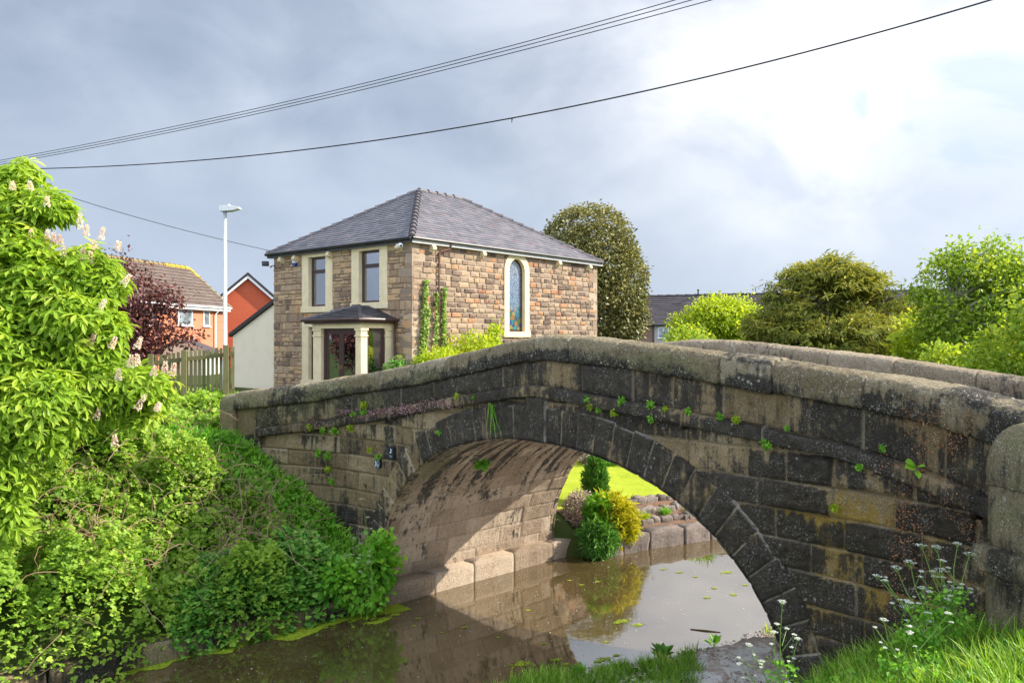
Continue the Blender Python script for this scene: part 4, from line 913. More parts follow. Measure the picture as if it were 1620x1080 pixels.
M_tileb = tilemat('brown_concrete_tile', (.085, .062, .052), (.175, .13, .11)); M_tiled = tilemat('dark_concrete_tile', (.045, .038, .04), (.11, .092, .095))
M_wf = simple('white_upvc', (.78, .79, .80), .35, .04, 8, .03)
M_yl = toned('yellow_lichen_ridge', [(0, (.22, .17, .12)), (.5, (.30, .22, .10)), (1, (.56, .40, .05))], .95, 5, .6, .6, .02)
def ubox(mb, O, ux, uy, a, b, tone=.5):
    M3 = np.array([[ux[0], uy[0], 0], [ux[1], uy[1], 0], [0, 0, 1.]]); return mb.box(a, b, tone, (M3, O))
def upvc(parent, O, ux, uy, u0, u1, z0, z1, mull=0, m=M_wf):
    """white window on the plane y=0 of the frame (O, ux, uy outward = -uy)"""
    mb = MB(); t = .07
    ubox(mb, O, ux, uy, (u0, -.05, z0), (u0+t, .02, z1)); ubox(mb, O, ux, uy, (u1-t, -.05, z0), (u1, .02, z1)); ubox(mb, O, ux, uy, (u0+t, -.05, z1-t), (u1-t, .02, z1)); ubox(mb, O, ux, uy, (u0+t, -.05, z0), (u1-t, .02, z0+t)); ubox(mb, O, ux, uy, (u0-.08, -.10, z0-.06), (u1+.08, .01, z0-.002))
    for i in range(mull): c = u0+(u1-u0)*(i+1)/(mull+1); ubox(mb, O, ux, uy, (c-.03, -.045, z0+t), (c+.03, .02, z1-t))
    w = mb.build('window', m, parent)
    g_ = MB(); ubox(g_, O, ux, uy, (u0+t, -.02, z0+t), (u1-t, -.01, z1-t)); g_.build('pane', M_pane, w); return w
M_pane, n = newmat('reflective_pane'); finish(n, n.ramp(n.noise(n.add('ShaderNodeTexCoord').outputs['Object'], 1.5, 3, .6), [(.35, (.07, .09, .10)), (.65, (.30, .34, .36))]), .06, None, spec=1.)
# red brick house with brown tiled roof (left)
A = at(354, HZ, 50.); B = A-np.array([.2, .98, 0])*8.9; uxr = (A-B)[:2]; Lr = np.linalg.norm(uxr); uxr = uxr/Lr; uyr = np.array([-uxr[1], uxr[0]])
rh = empty('brick_house', 'orange brick house with brown tiled roof behind the copper leaved tree', 'house', (*A[:2], -2.6))
O = np.array([B[0], B[1], -2.6]); EZ = 2.6+(HZ-486)/F*50.
def loc(u, v, z): return O+np.array([uxr[0]*u+uyr[0]*v, uxr[1]*u+uyr[1]*v, z])
mb = MB(); Dp = 5.4; mb.raw([loc(0,0,0), loc(Lr,0,0), loc(Lr,Dp,0), loc(0,Dp,0), loc(0,0,EZ), loc(Lr,0,EZ), loc(Lr,Dp,EZ), loc(0,Dp,EZ)], [[0,1,5,4],[1,2,6,5],[2,3,7,6],[3,0,4,7]]); mb.build('wall', M_orange, rh)
mb = MB(); hz2 = 2.6+4.5; e0_ = .3
a_, b_, c_, d_ = loc(-e0_, -e0_, EZ-.05), loc(Lr+e0_, -e0_, EZ-.05), loc(Lr+e0_, Dp/2, hz2), loc(-e0_, Dp/2, hz2)
slates(mb, a_, b_, c_, d_, .33, .30, rg, .03); slates(mb, b_, loc(Lr+e0_, Dp+e0_, EZ-.05), c_, c_, .33, .30, rg, .03); mb.raw([a_, b_, c_, d_], [[0,1,2,3]], None, .1)
mb.raw([loc(-e0_, Dp+e0_, EZ-.05), loc(Lr+e0_, Dp+e0_, EZ-.05), c_, d_], [[0,3,2,1]], None, .1); rr = mb.build('roof', M_tileb, rh)
mb = MB(); hipcaps(mb, d_, c_, .13, .45, .3); hipcaps(mb, loc(Lr-2.2, Dp/2, hz2+.01), c_, .145, .45, .95); hipcaps(mb, c_+(b_-c_)*.25, c_, .14, .4, .95); hipcaps(mb, b_, c_+(b_-c_)*.25, .13, .45, .2); mb.build('ridge_tiles', M_yl, rr)
mb = MB(); mb.tube([loc(-e0_, -e0_-.06, EZ-.06), loc(Lr+e0_, -e0_-.06, EZ-.06)], .06, 8); ubox(mb, O, uxr, uyr, (-e0_, -e0_, EZ-.27), (Lr+e0_, -e0_+.04, EZ-.10)); mb.build('gutter', M_wf, rr)
mb = MB(); mb.tube([loc(Lr-.95, -e0_-.05, EZ-.1), loc(Lr-1.1, -.12, EZ-.5), loc(Lr-1.1, -.12, 0)], .05, 8); mb.build('downpipe', M_wf, rh)
def u_of(px): 
    tt_ = np.linspace(-2, Lr+2, 3000); x = O[0]+uxr[0]*tt_; y = O[1]+uxr[1]*tt_; return tt_[np.argmin(abs(x/y*F+810-px))]
upvc(rh, O, uxr, uyr, u_of(281), u_of(303.5), EZ-1.22, EZ-.28, 0); upvc(rh, O, uxr, uyr, u_of(321), u_of(331), EZ-1.22, EZ-.28, 0); upvc(rh, O, uxr, uyr, u_of(225), u_of(248), EZ-1.22, EZ-.28, 1)
p0 = loc(u_of(331), 1.3, EZ+.70); MB().tube([p0, p0+[0, 0, .45]], .05, 8).build('soil_vent_pipe', M_wf, rh)
# porch roof in front
pq_ = at(292, 545, 44.); po = empty('garden_shed', 'low shed with grey felt roof half hidden behind the picket fence', 'shed', (pq_[0], pq_[1], -2.6))
mb = MB(); x, y = pq_[:2]; zt_ = pq_[2]
mb.box((x-1.3, y, -2.6), (x+1.2, y+2, zt_-.35)); mb.raw([(x-1.3, y, zt_-.35), (x+1.2, y, zt_-.35), (x-.3, y, zt_+.2)], None, [[0,1,2]]); mb.build('wall', M_render, po)
mb = MB(); mb.raw([(x-1.5, y-.15, zt_-.42), (x-.3, y-.15, zt_+.26), (x-.3, y+2, zt_+.26), (x-1.5, y+2, zt_-.42), (x+1.45, y-.15, zt_-.42), (x+1.45, y+2, zt_-.42)], [[0,1,2,3],[1,4,5,2]]); mb.build('roof', M_tiled, po)
# red gable with solar panels
gx = at(392, 432, 56.); gz0 = -2.8
rg2 = empty('gabled_brick_house', 'deep red brick gable with solar panels on its roof, between lamp post and stone house', 'house', (gx[0], gx[1], gz0))
gu = np.array([.94, .34]); gu /= np.linalg.norm(gu); gv = np.array([-gu[1], gu[0]]); gh = 2.35; gp = .92
def gl2(u, v, z): return np.array([gx[0]+gu[0]*u+gv[0]*v, gx[1]+gu[1]*u+gv[1]*v, z])
zt_ = gx[2]-.1; ez_ = zt_-gp*gh
mb = MB(); mb.raw([gl2(-gh,0,gz0), gl2(gh,0,gz0), gl2(gh,0,ez_), gl2(0,0,zt_), gl2(-gh,0,ez_)], [[0,1,2,4]], [[4,2,3]])
mb.raw([gl2(-gh,0,gz0), gl2(-gh,9,gz0), gl2(-gh,9,ez_), gl2(-gh,0,ez_)], [[0,1,2,3]]); mb.build('wall', M_red, rg2)
mb = MB(); 
for sg in (-1, 1):
    a_, b_ = gl2(sg*(gh+.35), -.25, ez_-.25+.06), gl2(sg*(gh+.35), 9, ez_-.25+.06); c_, d_ = gl2(0, 9, zt_+.06), gl2(0, -.25, zt_+.06)
    slates(mb, a_, b_, c_, d_, .33, .3, rg, .03); mb.raw([a_, b_, c_, d_], [[0,1,2,3]], None, .2)
rr = mb.build('roof', M_tileb, rg2)
mb = MB()
for sg in (-1, 1):
    a_, d_ = gl2(sg*(gh+.38), -.30, ez_-.25), gl2(0, -.30, zt_+.02); q_ = np.array([0, 0, -.22]); nn = np.array([gv[0]*.06, gv[1]*.06, 0]); o_ = np.array([0, 0, .13])
    mb.raw([a_+o_, d_+o_, d_+q_*.4, a_+q_*.4, a_+o_+nn, d_+o_+nn, d_+q_*.4+nn, a_+q_*.4+nn], [[0,1,2,3],[7,6,5,4],[0,4,5,1],[3,2,6,7]])
mb.build('verge_board', M_verge, rr)
mb = MB()
for sg in (-1, 1):
    a_, d_ = gl2(sg*(gh+.38), -.26, ez_-.25), gl2(0, -.26, zt_+.02); mb.raw([a_-[0,0,.09], d_-[0,0,.09], d_-[0,0,.30], a_-[0,0,.30]], [[0,1,2,3]])
mb.build('bargeboard', M_wf, rr)
m_sol, n = newmat('solar_cells'); finish(n, n.ramp(n.noise(n.add('ShaderNodeTexCoord').outputs['Object'], .8, 2, .5), [(.3, (.10, .16, .30)), (.7, (.22, .30, .45))]), .15, None, spec=1.)
fnr = lambda f, v: gl2(0, v, zt_+.06)+(gl2(gh+.35, v, ez_-.19)-gl2(0, v, zt_+.06))*f
for i in range(4):
    for j in range(2):
        v0 = .9+i*1.15; f0 = .08+j*.42; up_ = np.array([gu[0]*.07, gu[1]*.07, .10]); c4 = [fnr(f0, v0)+up_, fnr(f0+.38, v0)+up_, fnr(f0+.38, v0+1.07)+up_, fnr(f0, v0+1.07)+up_]
        mb = MB(); mb.raw(c4+[c-up_*.5 for c in c4], [[0,1,2,3],[0,1,5,4],[1,2,6,5],[2,3,7,6],[3,0,4,7]]); s_ = mb.build('solar_panel', m_sol, rg2)
        mb = MB(); cc4 = [c+up_*.08 for c in c4]; mb.tube(cc4+[cc4[0]], .03, 4); mb.build('frame', M_wf, s_)
upvc(rg2, np.array([gx[0], gx[1], 0]), gu, gv, 1.9, 2.7, .45, 1.25, 0)
# terrace across the canal
O = at(960, HZ, 78.); O[2] = -2.6; B2 = at(1520, HZ, 66.); uxt = (B2-O)[:2]; Lt = np.linalg.norm(uxt); uxt /= Lt; uyt = np.array([-uxt[1], uxt[0]])
te = empty('terraced_houses', 'long terrace of pale houses with dark tiled roof seen between the far trees', 'terrace', (*O[:2], -2.6))
def lt_(u, v, z): return O+np.array([uxt[0]*u+uyt[0]*v, uxt[1]*u+uyt[1]*v, z])
EZ = 2.6+(HZ-513)/F*77; RZ2 = 2.6+(HZ-468.5)/F*80.; Lt2 = Lt
M_pebble = simple('grey_pebbledash', (.42, .37, .34), .95, .12, 9, .6); M_brn = brickmat('brown_brick', (.22, .12, .09), (.27, .15, .11), (.2, .16, .13))
mb = MB(); mb.raw([lt_(0,0,0), lt_(Lt2,0,0), lt_(Lt2,0,EZ), lt_(0,0,EZ), lt_(Lt2,7,0), lt_(Lt2,7,EZ)], [[0,1,2,3],[1,4,5,2]]); mb.build('wall', M_pebble, te)
mb = MB(); a_, b_, c_, d_ = lt_(-.3,-.35,EZ-.05), lt_(Lt2+.3,-.35,EZ-.05), lt_(Lt2+.3,3.5,RZ2), lt_(-.3,3.5,RZ2); slates(mb, a_, b_, c_, d_, .33, .9, rg, .045)
mb.raw([a_, b_, c_, d_], [[0,1,2,3]], None, .1); rr = mb.build('roof', M_tiled, te)
mb = MB(); hipcaps(mb, d_, c_, .13, .9); mb.build('ridge_tiles', M_tiled, rr)
mb = MB(); mb.tube([lt_(0,-.42,EZ-.08), lt_(Lt2,-.42,EZ-.08)], .07, 6); mb.build('gutter', M_gutter, rr)
def u_t(px):
    tt_ = np.linspace(0, Lt, 4000); x = O[0]+uxt[0]*tt_; y = O[1]+uxt[1]*tt_; return tt_[np.argmin(abs(x/y*F+810-px))]
mb = MB(); ubox(mb, O, uxt, uyt, (0, -.03, 0), (u_t(1033), 0, EZ-.02)); mb.build('brick_panel', M_brn, te)
mb = MB(); mb.tube([lt_(u_t(1033)+.05, -.1, EZ-.1), lt_(u_t(1033)+.05, -.1, 0)], .06, 6); mb.build('downpipe', M_gutter, te)
for p_ in (1041, 1082, 1140, 1220, 1300, 1400): upvc(te, O, uxt, uyt, u_t(p_), u_t(p_)+1.05, EZ-1.35, EZ-.30, 1)
for p_ in (1095, 1270, 1430):
    q_ = lt_(u_t(p_), 3.3, RZ2); mb = MB(); mb.tube([q_, q_+[0,0,.45]], .07, 8); mb.tube([q_+[0,0,.45], q_+[0,0,.55]], .11, 8); mb.build('flue', M_gutter, rr)

# ================================================================== FENCE, LAMP, CABLES
M_wood = toned('weathered_fence_wood', [(.0, (.09,.075,.035)), (.5, (.17,.155,.07)), (1., (.25,.22,.12))], .9, 14, .35, .5, .01)
FA, FB = at(371, 548, 17.6), at(236, 563, 17.1); fu = (FB-FA)[:2]; fL = np.linalg.norm(fu); fu /= fL
fence = empty('picket_fence', 'weathered vertical slat fence above the left bank', 'fence', ((FA+FB)[0]/2, (FA+FB)[1]/2, -1.6))
fz = lambda u: FA[2]+(FB[2]-FA[2])*u/fL; fv = np.array([-fu[1], fu[0]])
if fv[1] < 0: fv = -fv
mb = MB(); u = .0; rgf = np.random.default_rng(2)
def fbox(mb, u0, u1, v0, v1, z0, z1, tone): 
    M3 = np.array([[fu[0], fv[0], 0], [fu[1], fv[1], 0], [0, 0, 1.]]); mb.box((u0, v0, z0), (u1, v1, z1), tone, (M3, np.array([FA[0], FA[1], 0])))
while u < fL:
    z = fz(u)+.035*(rgf.random()-.5); fbox(mb, u, u+.06, .0+.006*rgf.random(), .022, z-1.75, z, rgf.random()); u += .084+.008*rgf.random()
mb.build('slats', M_wood, fence)
for zo in (-.16, -.98):
    mb = MB(); M3 = None; a, b = FA+np.array([0,0,zo]), FB+np.array([0,0,zo]); w = np.array([fv[0], fv[1], 0])
    mb.raw([a-w*.045-[0,0,.045], b-w*.045-[0,0,.045], b-w*.002-[0,0,.045], a-w*.002-[0,0,.045], a-w*.045+[0,0,.045], b-w*.045+[0,0,.045], b-w*.002+[0,0,.045], a-w*.002+[0,0,.045]], [[3,2,1,0],[4,5,6,7],[0,1,5,4],[2,3,7,6],[1,2,6,5],[3,0,4,7]], tone=.35); mb.build('rail', M_wood, fence)
for up_, hh in ((.12, .05), (.98, .04), (fL-.1, .03)):
    mb = MB(); fbox(mb, up_, up_+.11, -.16, -.048, fz(up_)-1.9, fz(up_)+hh, .45); mb.build('post', M_wood, fence, bevel=.008)
M_galv = simple('galvanised_steel', (.52, .56, .53), .45, .1, 8, .05, .5, .3)
lx = at(356, HZ, 24.); lt0 = (HZ-333)/F*24.; lamp = empty('street_lamp', 'slim grey street lamp with flat lantern above the fence', 'street lamp', (lx[0], lx[1], -1.9))
mb = MB(); mb.tube([(lx[0], lx[1], -1.9), (lx[0], lx[1], -.7), (lx[0], lx[1], -.68), (lx[0], lx[1], lt0)], [.10, .095, .068, .052], 12); mb.build('pole', M_galv, lamp, True)
mb = MB(); x, y = lx[:2]; mb.prism([(-.16, -.02), (-.13, -.10), (.28, -.07), (.46, -.02), (.46, .03), (.2, .075), (-.12, .07)], -.13, .13, lambda a, b, d: (x+a, y+d, lt0+.06+b)); mb.tube([(x, y, lt0-.02), (x, y, lt0+.06)], .06, 10)
lh = mb.build('lantern', M_cam, lamp, bevel=.015); MB().tube([(x+.12, y, lt0+.12), (x+.12, y, lt0+.17), (x+.12, y, lt0+.19)], [.05, .045, .02], 10).build('photocell', M_cam, lh, True)
mb = MB(); mb.prism([(-.05, -.112), (.25, -.085), (.25, -.07), (-.05, -.09)], -.10, .10, lambda a, b, d: (x+a, y+d, lt0+.06+b)); mb.build('light_panel', M_pane, lh)
M_cable = simple('black_cable', (.02, .02, .022), .6, .1, 5, 0)
def cable(pts, dA, dB, r, label, group=None, dropper=None):
    """overhead line in the vertical plane between two true positions at depths dA and dB"""
    a, b = at(pts[0][0], HZ, dA)[:2], at(pts[-1][0], HZ, dB)[:2]; pts = np.array(pts, float)
    xs = np.linspace(pts[0][0], pts[-1][0], 60); ys = np.polyval(np.polyfit(pts[:, 0], pts[:, 1], 3 if len(pts) > 3 else len(pts)-1), xs); V = []
    for x_, y_ in zip(xs, ys):
        k = (x_-810)/F; d = b-a; lam = (k*a[1]-a[0])/(d[0]-k*d[1]); q = a+d*lam; V.append((q[0], q[1], (HZ-y_)/F*q[1]))
    mb = MB(); V = np.array(V); mb.tube(V, r, 6); o = mb.build('overhead_cable', M_cable, loc=V[0]); tag(o, label, 'cable', group)
    return V
cv = cable([(-60, 262), (75, 271.5), (250, 264), (400, 248), (550, 225), (700, 200), (818, 184), (960, 158), (1100, 126), (1250, 92), (1400, 52), (1550, 6), (1650, -28)], 30, 15, .017, 'thicker black cable crossing the sky above the stone house with a small loose end')
q_ = cv[np.argmin(abs((cv[:, 0]/cv[:, 1])*F+810-818))]
o = MB().tube([q_, q_+[.01, 0, -.03], q_+[.0, 0, -.12]], [.03, .018, .006], 6).build('cable_clip', M_cable, loc=q_); tag(o, 'small clip and loose end hanging on the thick black cable', 'cable clip')
for k, (ya, yb, yc, xr) in enumerate(((256, 160, -3, 1080), (260, 166, 1, 1095), (264, 171, 4, 1118))):
    cable([(-60, ya+7-k), (0, ya-k*.5), (300, 193+4*k), (640, 119+5*k-.5), (xr-120, yc+33-k*2), (xr, yc-1), (xr+90, yc-26)], 32, 17, .010, ('uppermost', 'middle', 'lowest')[k]+' of the three thin overhead wires in the upper sky', 'thin overhead wires')
cable([(30, 283), (85, 304), (200, 338), (320, 372), (427, 396.5)], 26, 31, .011, 'thin wire running from the chestnut tree to the eaves of the stone house')
# ================================================================== VEGETATION
M_bark = toned('grey_brown_bark', [(0, (.06,.045,.03)), (1, (.16,.125,.09))], .9, 12, .4, .8, .02)
M_bark_p = toned('pale_birch_bark', [(0, (.20,.17,.13)), (1, (.50,.46,.40))], .8, 6, .6, .6, .02)
M_twig = toned('dead_stems', [(0, (.16,.085,.05)), (1, (.38,.25,.16))], .9, 12, .3, .3, .01)
LM = {
 'chestnut': leafmat('chestnut_leaf', (.10,.20,.015), (.27,.42,.035), (.48,.58,.08), .45, .42, 1.5),
 'bramble': leafmat('bramble_leaf', (.08,.19,.02), (.28,.44,.05), (.52,.62,.12), .42, .45, 1.4),
 'bramble_d': leafmat('dark_ivy_leaf', (.05,.16,.02), (.13,.32,.04), (.26,.46,.07), .25, .5, 1.3, .2),
 'cleavers': leafmat('bank_herb_leaf', (.08,.24,.02), (.20,.44,.04), (.36,.58,.08), .42, .5, 1.5),
 'elder': leafmat('elder_leaf', (.06,.20,.015), (.15,.38,.03), (.30,.52,.05), .38, .4, 1.5),
 'copper': leafmat('copper_leaf', (.045,.016,.02), (.13,.045,.045), (.33,.14,.11), .3, .4, 1.5, .3),
 'oak': leafmat('evergreen_oak_leaf', (.05,.06,.02), (.17,.17,.05), (.50,.43,.14), .15, .4, 1.3, .4, .08),
 'lime': leafmat('bright_new_leaf', (.15,.25,.015), (.38,.48,.03), (.60,.62,.08), .45, .45, 1.6),
 'yew': leafmat('yew_spray', (.07,.10,.02), (.24,.26,.045), (.52,.46,.09), .35, .5, 1.4),
 'birch': leafmat('birch_leaf', (.09,.17,.02), (.26,.38,.04), (.54,.58,.07), .42, .42, 1.5),
 'grass': leafmat('grass_blade', (.07,.17,.015), (.17,.34,.03), (.42,.55,.10), .40, .40, 1.5),
 'yshrub': leafmat('golden_leaf', (.14,.20,.015), (.44,.42,.02), (.74,.64,.04), .35, .5, 1.4),
 'pshrub': leafmat('pale_pink_blossom', (.20,.15,.12), (.42,.33,.28), (.62,.52,.45), .2, .7, 1.2),
 'dgreen': leafmat('juniper_leaf', (.04,.12,.02), (.11,.28,.045), (.27,.48,.09), .2, .5, 1.3),
 'ivy': leafmat('wall_ivy_leaf', (.10,.20,.03), (.28,.42,.08), (.55,.62,.22), .3, .35, 1.4),
 'flower': leafmat('pink_white_petal', (.80,.48,.44), (.92,.74,.68), (.95,.90,.84), .35, .6, 1.1),
 'umbel': leafmat('white_umbel', (.45,.50,.40), (.75,.76,.70), (.85,.86,.82), .3, .6, 1.1),
 'duck': leafmat('duckweed', (.11,.18,.01), (.27,.36,.02), (.42,.48,.04), .1, .5, 1.2, .3, .2),
 'pink': leafmat('pink_creeper', (.14,.07,.07), (.36,.20,.22), (.55,.36,.38), .3, .6, 1.2),
 'dead': leafmat('dead_brown_leaf', (.12,.05,.02), (.30,.13,.06), (.50,.26,.14), .2, .7, 1.2),
}
def leaves(P, size, rg, out=None, up=.5, droop=.25, spread=1.):
    N = len(P); nrm = rdir(N, rg)*spread+np.array([0, 0, up])
    if out is not None: nrm = nrm+out*.6
    nrm /= np.linalg.norm(nrm, axis=1)[:, None]; d = np.cross(nrm, rdir(N, rg)); 
    if out is not None: d = d*.8+out*.5
    d[:, 2] -= droop; return frames(d, nrm), size*(.65+.7*rg.random(N))
def crown_points(blobs, ntuft, per, sig, rg, depth=.2, gap=.33, bump=.28, seed=0, flat=1.):
    C_ = np.array([b[0] for b in blobs], float); R = np.array([b[1] if hasattr(b[1], '__len__') else (b[1],)*3 for b in blobs], float)
    w = (R.prod(1))**(2/3); idx = rg.choice(len(blobs), ntuft, p=w/w.sum()); d = rdir(ntuft, rg)
    k = 1-np.abs(rg.normal(size=ntuft))*depth; k *= np.where(rg.random(ntuft) < .09, 1+.22*rg.random(ntuft)*min(1, bump*4), 1); k *= 1+bump*2*(fbm(d[:, 0]*2.2+idx*3+9, d[:, 1]*2.2+9, d[:, 2]*2.2+seed+9, 3, 5)-.5)
    P = C_[idx]+d*R[idx]*k[:, None]
    keep = fbm(P[:, 0]*.9/max(sig*3, .3)*.35+50, P[:, 1]*.9/max(sig*3, .3)*.35+50, P[:, 2]*.9/max(sig*3, .3)*.35+50, 3, 4+seed) > gap
    P, d, idx = P[keep], d[keep], idx[keep]; tt_ = rg.random(len(P))*.5+.12+.13*np.clip(d[:, 2], -1, 1)  # upward tufts get a lighter tone: top light put into the leaf colour
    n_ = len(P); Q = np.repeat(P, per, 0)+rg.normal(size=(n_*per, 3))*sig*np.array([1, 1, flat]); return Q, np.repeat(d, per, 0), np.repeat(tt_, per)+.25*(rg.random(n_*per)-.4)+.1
def trunk_mesh(base, blobs, r, rg, nl=10, top=None):
    mb = MB(); base = np.array(base, float); C_ = np.array([b[0] for b in blobs], float); c = C_.mean(0) if top is None else np.array(top, float)
    n_ = 9; f = np.linspace(0, 1, n_); wob = rg.normal(size=(n_, 3))*r*.5; wob[0] = 0
    P = base+(c-base)*f[:, None]+wob; mb.tube(P, r*(1.25-.85*f**.8), 9, .5)
    for i in range(nl):
        tgt = C_[i % len(C_)]+rdir(1, rg)[0]*np.array(blobs[i % len(C_)][1] if hasattr(blobs[i % len(C_)][1], '__len__') else (blobs[i % len(C_)][1],)*3)*.75
        s_ = P[rg.integers(3, n_)]; g_ = np.linspace(0, 1, 6); mid = s_+(tgt-s_)*g_[:, None]+np.array([0, 0, 1])*np.sin(g_*math.pi)[:, None]*np.linalg.norm(tgt-s_)*.08+rg.normal(size=(6, 3))*.03*np.linalg.norm(tgt-s_)*g_[:, None]
        rr_ = r*.42; mb.tube(mid, rr_*(1-.85*g_), 6, .5)
        for _ in range(2):
            e = mid[3]+rdir(1, rg)[0]*np.linalg.norm(tgt-s_)*.35; mb.tube([mid[3], (mid[3]+e)/2+[0, 0, .05], e], [rr_*.4, rr_*.25, rr_*.1], 5, .5)
    return mb
def tree(name, label, cat, base, blobs, tmpl, size, ntuft, per, sig, mat_, r=.15, bark=None, seed=0, group=None, up=.5, droop=.25, gap=.33, depth=.2, bump=.28, nl=10, top=None, flat=1., inner=.12, spread=1.):
    rg = np.random.default_rng(100+seed); o = empty(name, label, cat, base, 0, group)
    trunk_mesh(base, blobs, r, rg, nl, top).build('trunk', bark or M_bark, o, True)
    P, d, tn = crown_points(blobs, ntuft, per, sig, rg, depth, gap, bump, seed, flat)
    if inner:
        P2, d2, t2 = crown_points([(b[0], np.array(b[1])*.62) for b in blobs], int(ntuft*inner*1.6), per, sig*1.5, rg, .5, 0, .1, seed); P, d, tn = np.vstack([P, P2]), np.vstack([d, d2]), np.concatenate([tn, t2*.6])  # inner leaves toned down: crown shade put into their colour
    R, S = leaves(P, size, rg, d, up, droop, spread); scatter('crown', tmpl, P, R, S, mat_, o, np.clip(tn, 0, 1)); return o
def pb(px, py, d, r, ry=None, rz=None): 
    s_ = d/F; return (at(px, py, d), (r*s_, (ry or r)*s_, (rz or r)*s_))
# ---- horse chestnut at the left edge
rgc = np.random.default_rng(77)
cb = [pb(-30,340,11.2,70), pb(30,285,11,32), pb(8,350,10.8,55), pb(62,325,10.8,42,None,26), pb(100,335,11,22,None,16), pb(20,395,10.6,50), pb(-60,450,11,120), pb(45,460,10.5,75), pb(140,430,10.7,46,None,38), pb(172,448,10.8,26,None,26),
      pb(110,500,10.4,66,None,45), pb(10,560,10.2,90), pb(120,560,10.6,65,None,48), pb(175,520,10.6,25,None,26), pb(160,610,10.6,62,None,45), pb(232,612,10.7,40,None,30), pb(60,640,10.,75), pb(-20,735,9.7,55), pb(10,800,9.8,30,None,40), pb(-60,640,10,100), pb(215,655,10.8,36,None,16)]
base = np.array([-9.6, 11.6, float(Hxy(-9.6, 11.6))-.1]); ch = empty('horse_chestnut_tree', 'flowering horse chestnut with big bright green leaves overhanging the left bank', 'tree', base)
trunk_mesh(base, cb, .16, rgc, 21, at(-60, 470, 11.2)).build('trunk', M_bark, ch, True)
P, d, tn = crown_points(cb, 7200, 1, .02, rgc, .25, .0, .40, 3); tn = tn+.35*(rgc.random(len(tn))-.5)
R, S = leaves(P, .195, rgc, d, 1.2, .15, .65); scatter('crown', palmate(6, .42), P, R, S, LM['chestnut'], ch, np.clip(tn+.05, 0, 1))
# flower candles: each a part
CF = [(128,347,34,0),(138,362,22,.3),(163,366,26,.4),(76,371,26,0),(85,375,24,.1),(95,377,20,0),(66,392,20,0),(77,400,28,.0),(132,401,30,0),(144,404,26,.2),(150,385,18,0),(100,395,22,0),(188,386,18,.5),(48,292,18,.0),(20,292,16,0),(75,316,20,.2),(50,368,20,.3),
      (70,440,18,0),(48,508,20,0),(62,506,18,0),(165,478,30,.9),(205,437,26,1.2),(60,572,26,.6),(112,552,30,.5),(148,534,28,.7),(182,537,26,.8),(222,538,28,.7),(208,568,24,.2),(218,566,24,0),(188,590,22,.1),(245,584,22,.4),(276,580,24,.6),(262,578,24,.2),(228,630,34,1.),(252,640,20,.8),(35,556,22,.4),(20,688,26,.7),(26,732,34,1.),(10,720,24,1.),(112,535,22,.1),(30,440,16,0),(8,480,20,.2),(95,600,18,.4),(182,694,22,0),(155,652,22,.5)]
for (px, py, h, lean) in CF:
    d_ = 10.15-.0*px if px < 60 and py > 600 else (10.2 if py > 420 else 10.45); p0 = at(px-lean*h*.35, py+h*.5, d_); H_ = h*d_/F*.78; ax = np.array([lean*.7, -.1, 1.]); ax /= np.linalg.norm(ax)
    m_ = 150; f = rgc.random(m_); rad = .028*(1-f*.85)+.005; th_ = rgc.random(m_)*6.28; A = np.cross(ax, [0, 1, 0]); A /= np.linalg.norm(A); B = np.cross(ax, A)
    o_ = (np.cos(th_)[:, None]*A+np.sin(th_)[:, None]*B); P = p0+ax*(f*H_)[:, None]+o_*rad[:, None]; R, S = leaves(P, .021, rgc, o_, .3, 0)
    scatter('flower_spike', OVAL, P, R, S, LM['flower'], ch, np.clip(rgc.random(m_)*.8+.25*rgc.random(), 0, 1))
# ---- the bramble bank
pw = np.arange(-4.3, .1, .05); wx, wy = plan(pw); wt_, ws_ = inv_ts(wx, wy); o_ = np.argsort(wt_)
swall = lambda t: np.interp(t, wt_[o_], ws_[o_])
def bank_points(N, trange, srange, rg, mound, lo=.0, depth=.16):
    t = trange[0]+(trange[1]-trange[0])*rg.random(N); s = srange[0]+(srange[1]-srange[0])*rg.random(N)
    k = (s < swall(t)-.06) | (t < wt_.min()-.1); t, s = t[k], s[k]; m_ = mound(t, s); k = m_ > .02; t, s, m_ = t[k], s[k], m_[k]
    e = np.minimum(rg.exponential(depth, len(t)), m_+.05); z = Hts(t, s)+m_-e
    edge = np.clip(-t/1.0, 0, 1); tt_ = t+.30*(1-edge)*m_
    return np.concatenate([ts(tt_, s), z[:, None]], 1), e, t, s
def dist_wall(t, s): return np.where(t < wt_.min(), 9, swall(t)-s)
def m_bramble(t, s):
    f = fbm(t*.9+20, s*.9+20, 0., 4, 5); f2 = fbm(t*3+20, s*3+20, 0., 3, 6); f3 = fbm(t*7+20, s*7+20, 0., 2, 9); m_ = .12+.42*(f3-.5)+ .25+1.05*sstep(.35, .65, f)+.35*(f2-.4)
    dw = dist_wall(t, s); m_ = m_*sstep(.75+.0*t, 2.1, dw+.9*sstep(-2.6, -5, t)+.5*(f2-.5))
    m_ = m_*(1-.6*sstep(-3.3, -4.8, t)); return m_*(.45+.55*sstep(.05, -.7, t))
rb = np.random.default_rng(31); UPV = np.array([.35, -.35, .8])
P, e, t, s = bank_points(150000, (-8.5, -.02), (-8., 0.3), rb, m_bramble, depth=.14)
tn = np.clip(.30+.55*(fbm(P[:, 0]*1.5, P[:, 1]*1.5, P[:, 2]*1.5, 3, 5)-.3)+.45*(rb.random(len(P))-.3)-.5*e, 0, 1)  # deeper leaves get a darker tone, thicket shade put into the colour
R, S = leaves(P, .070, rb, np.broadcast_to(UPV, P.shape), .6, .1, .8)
hid = P[:, 1] > 0
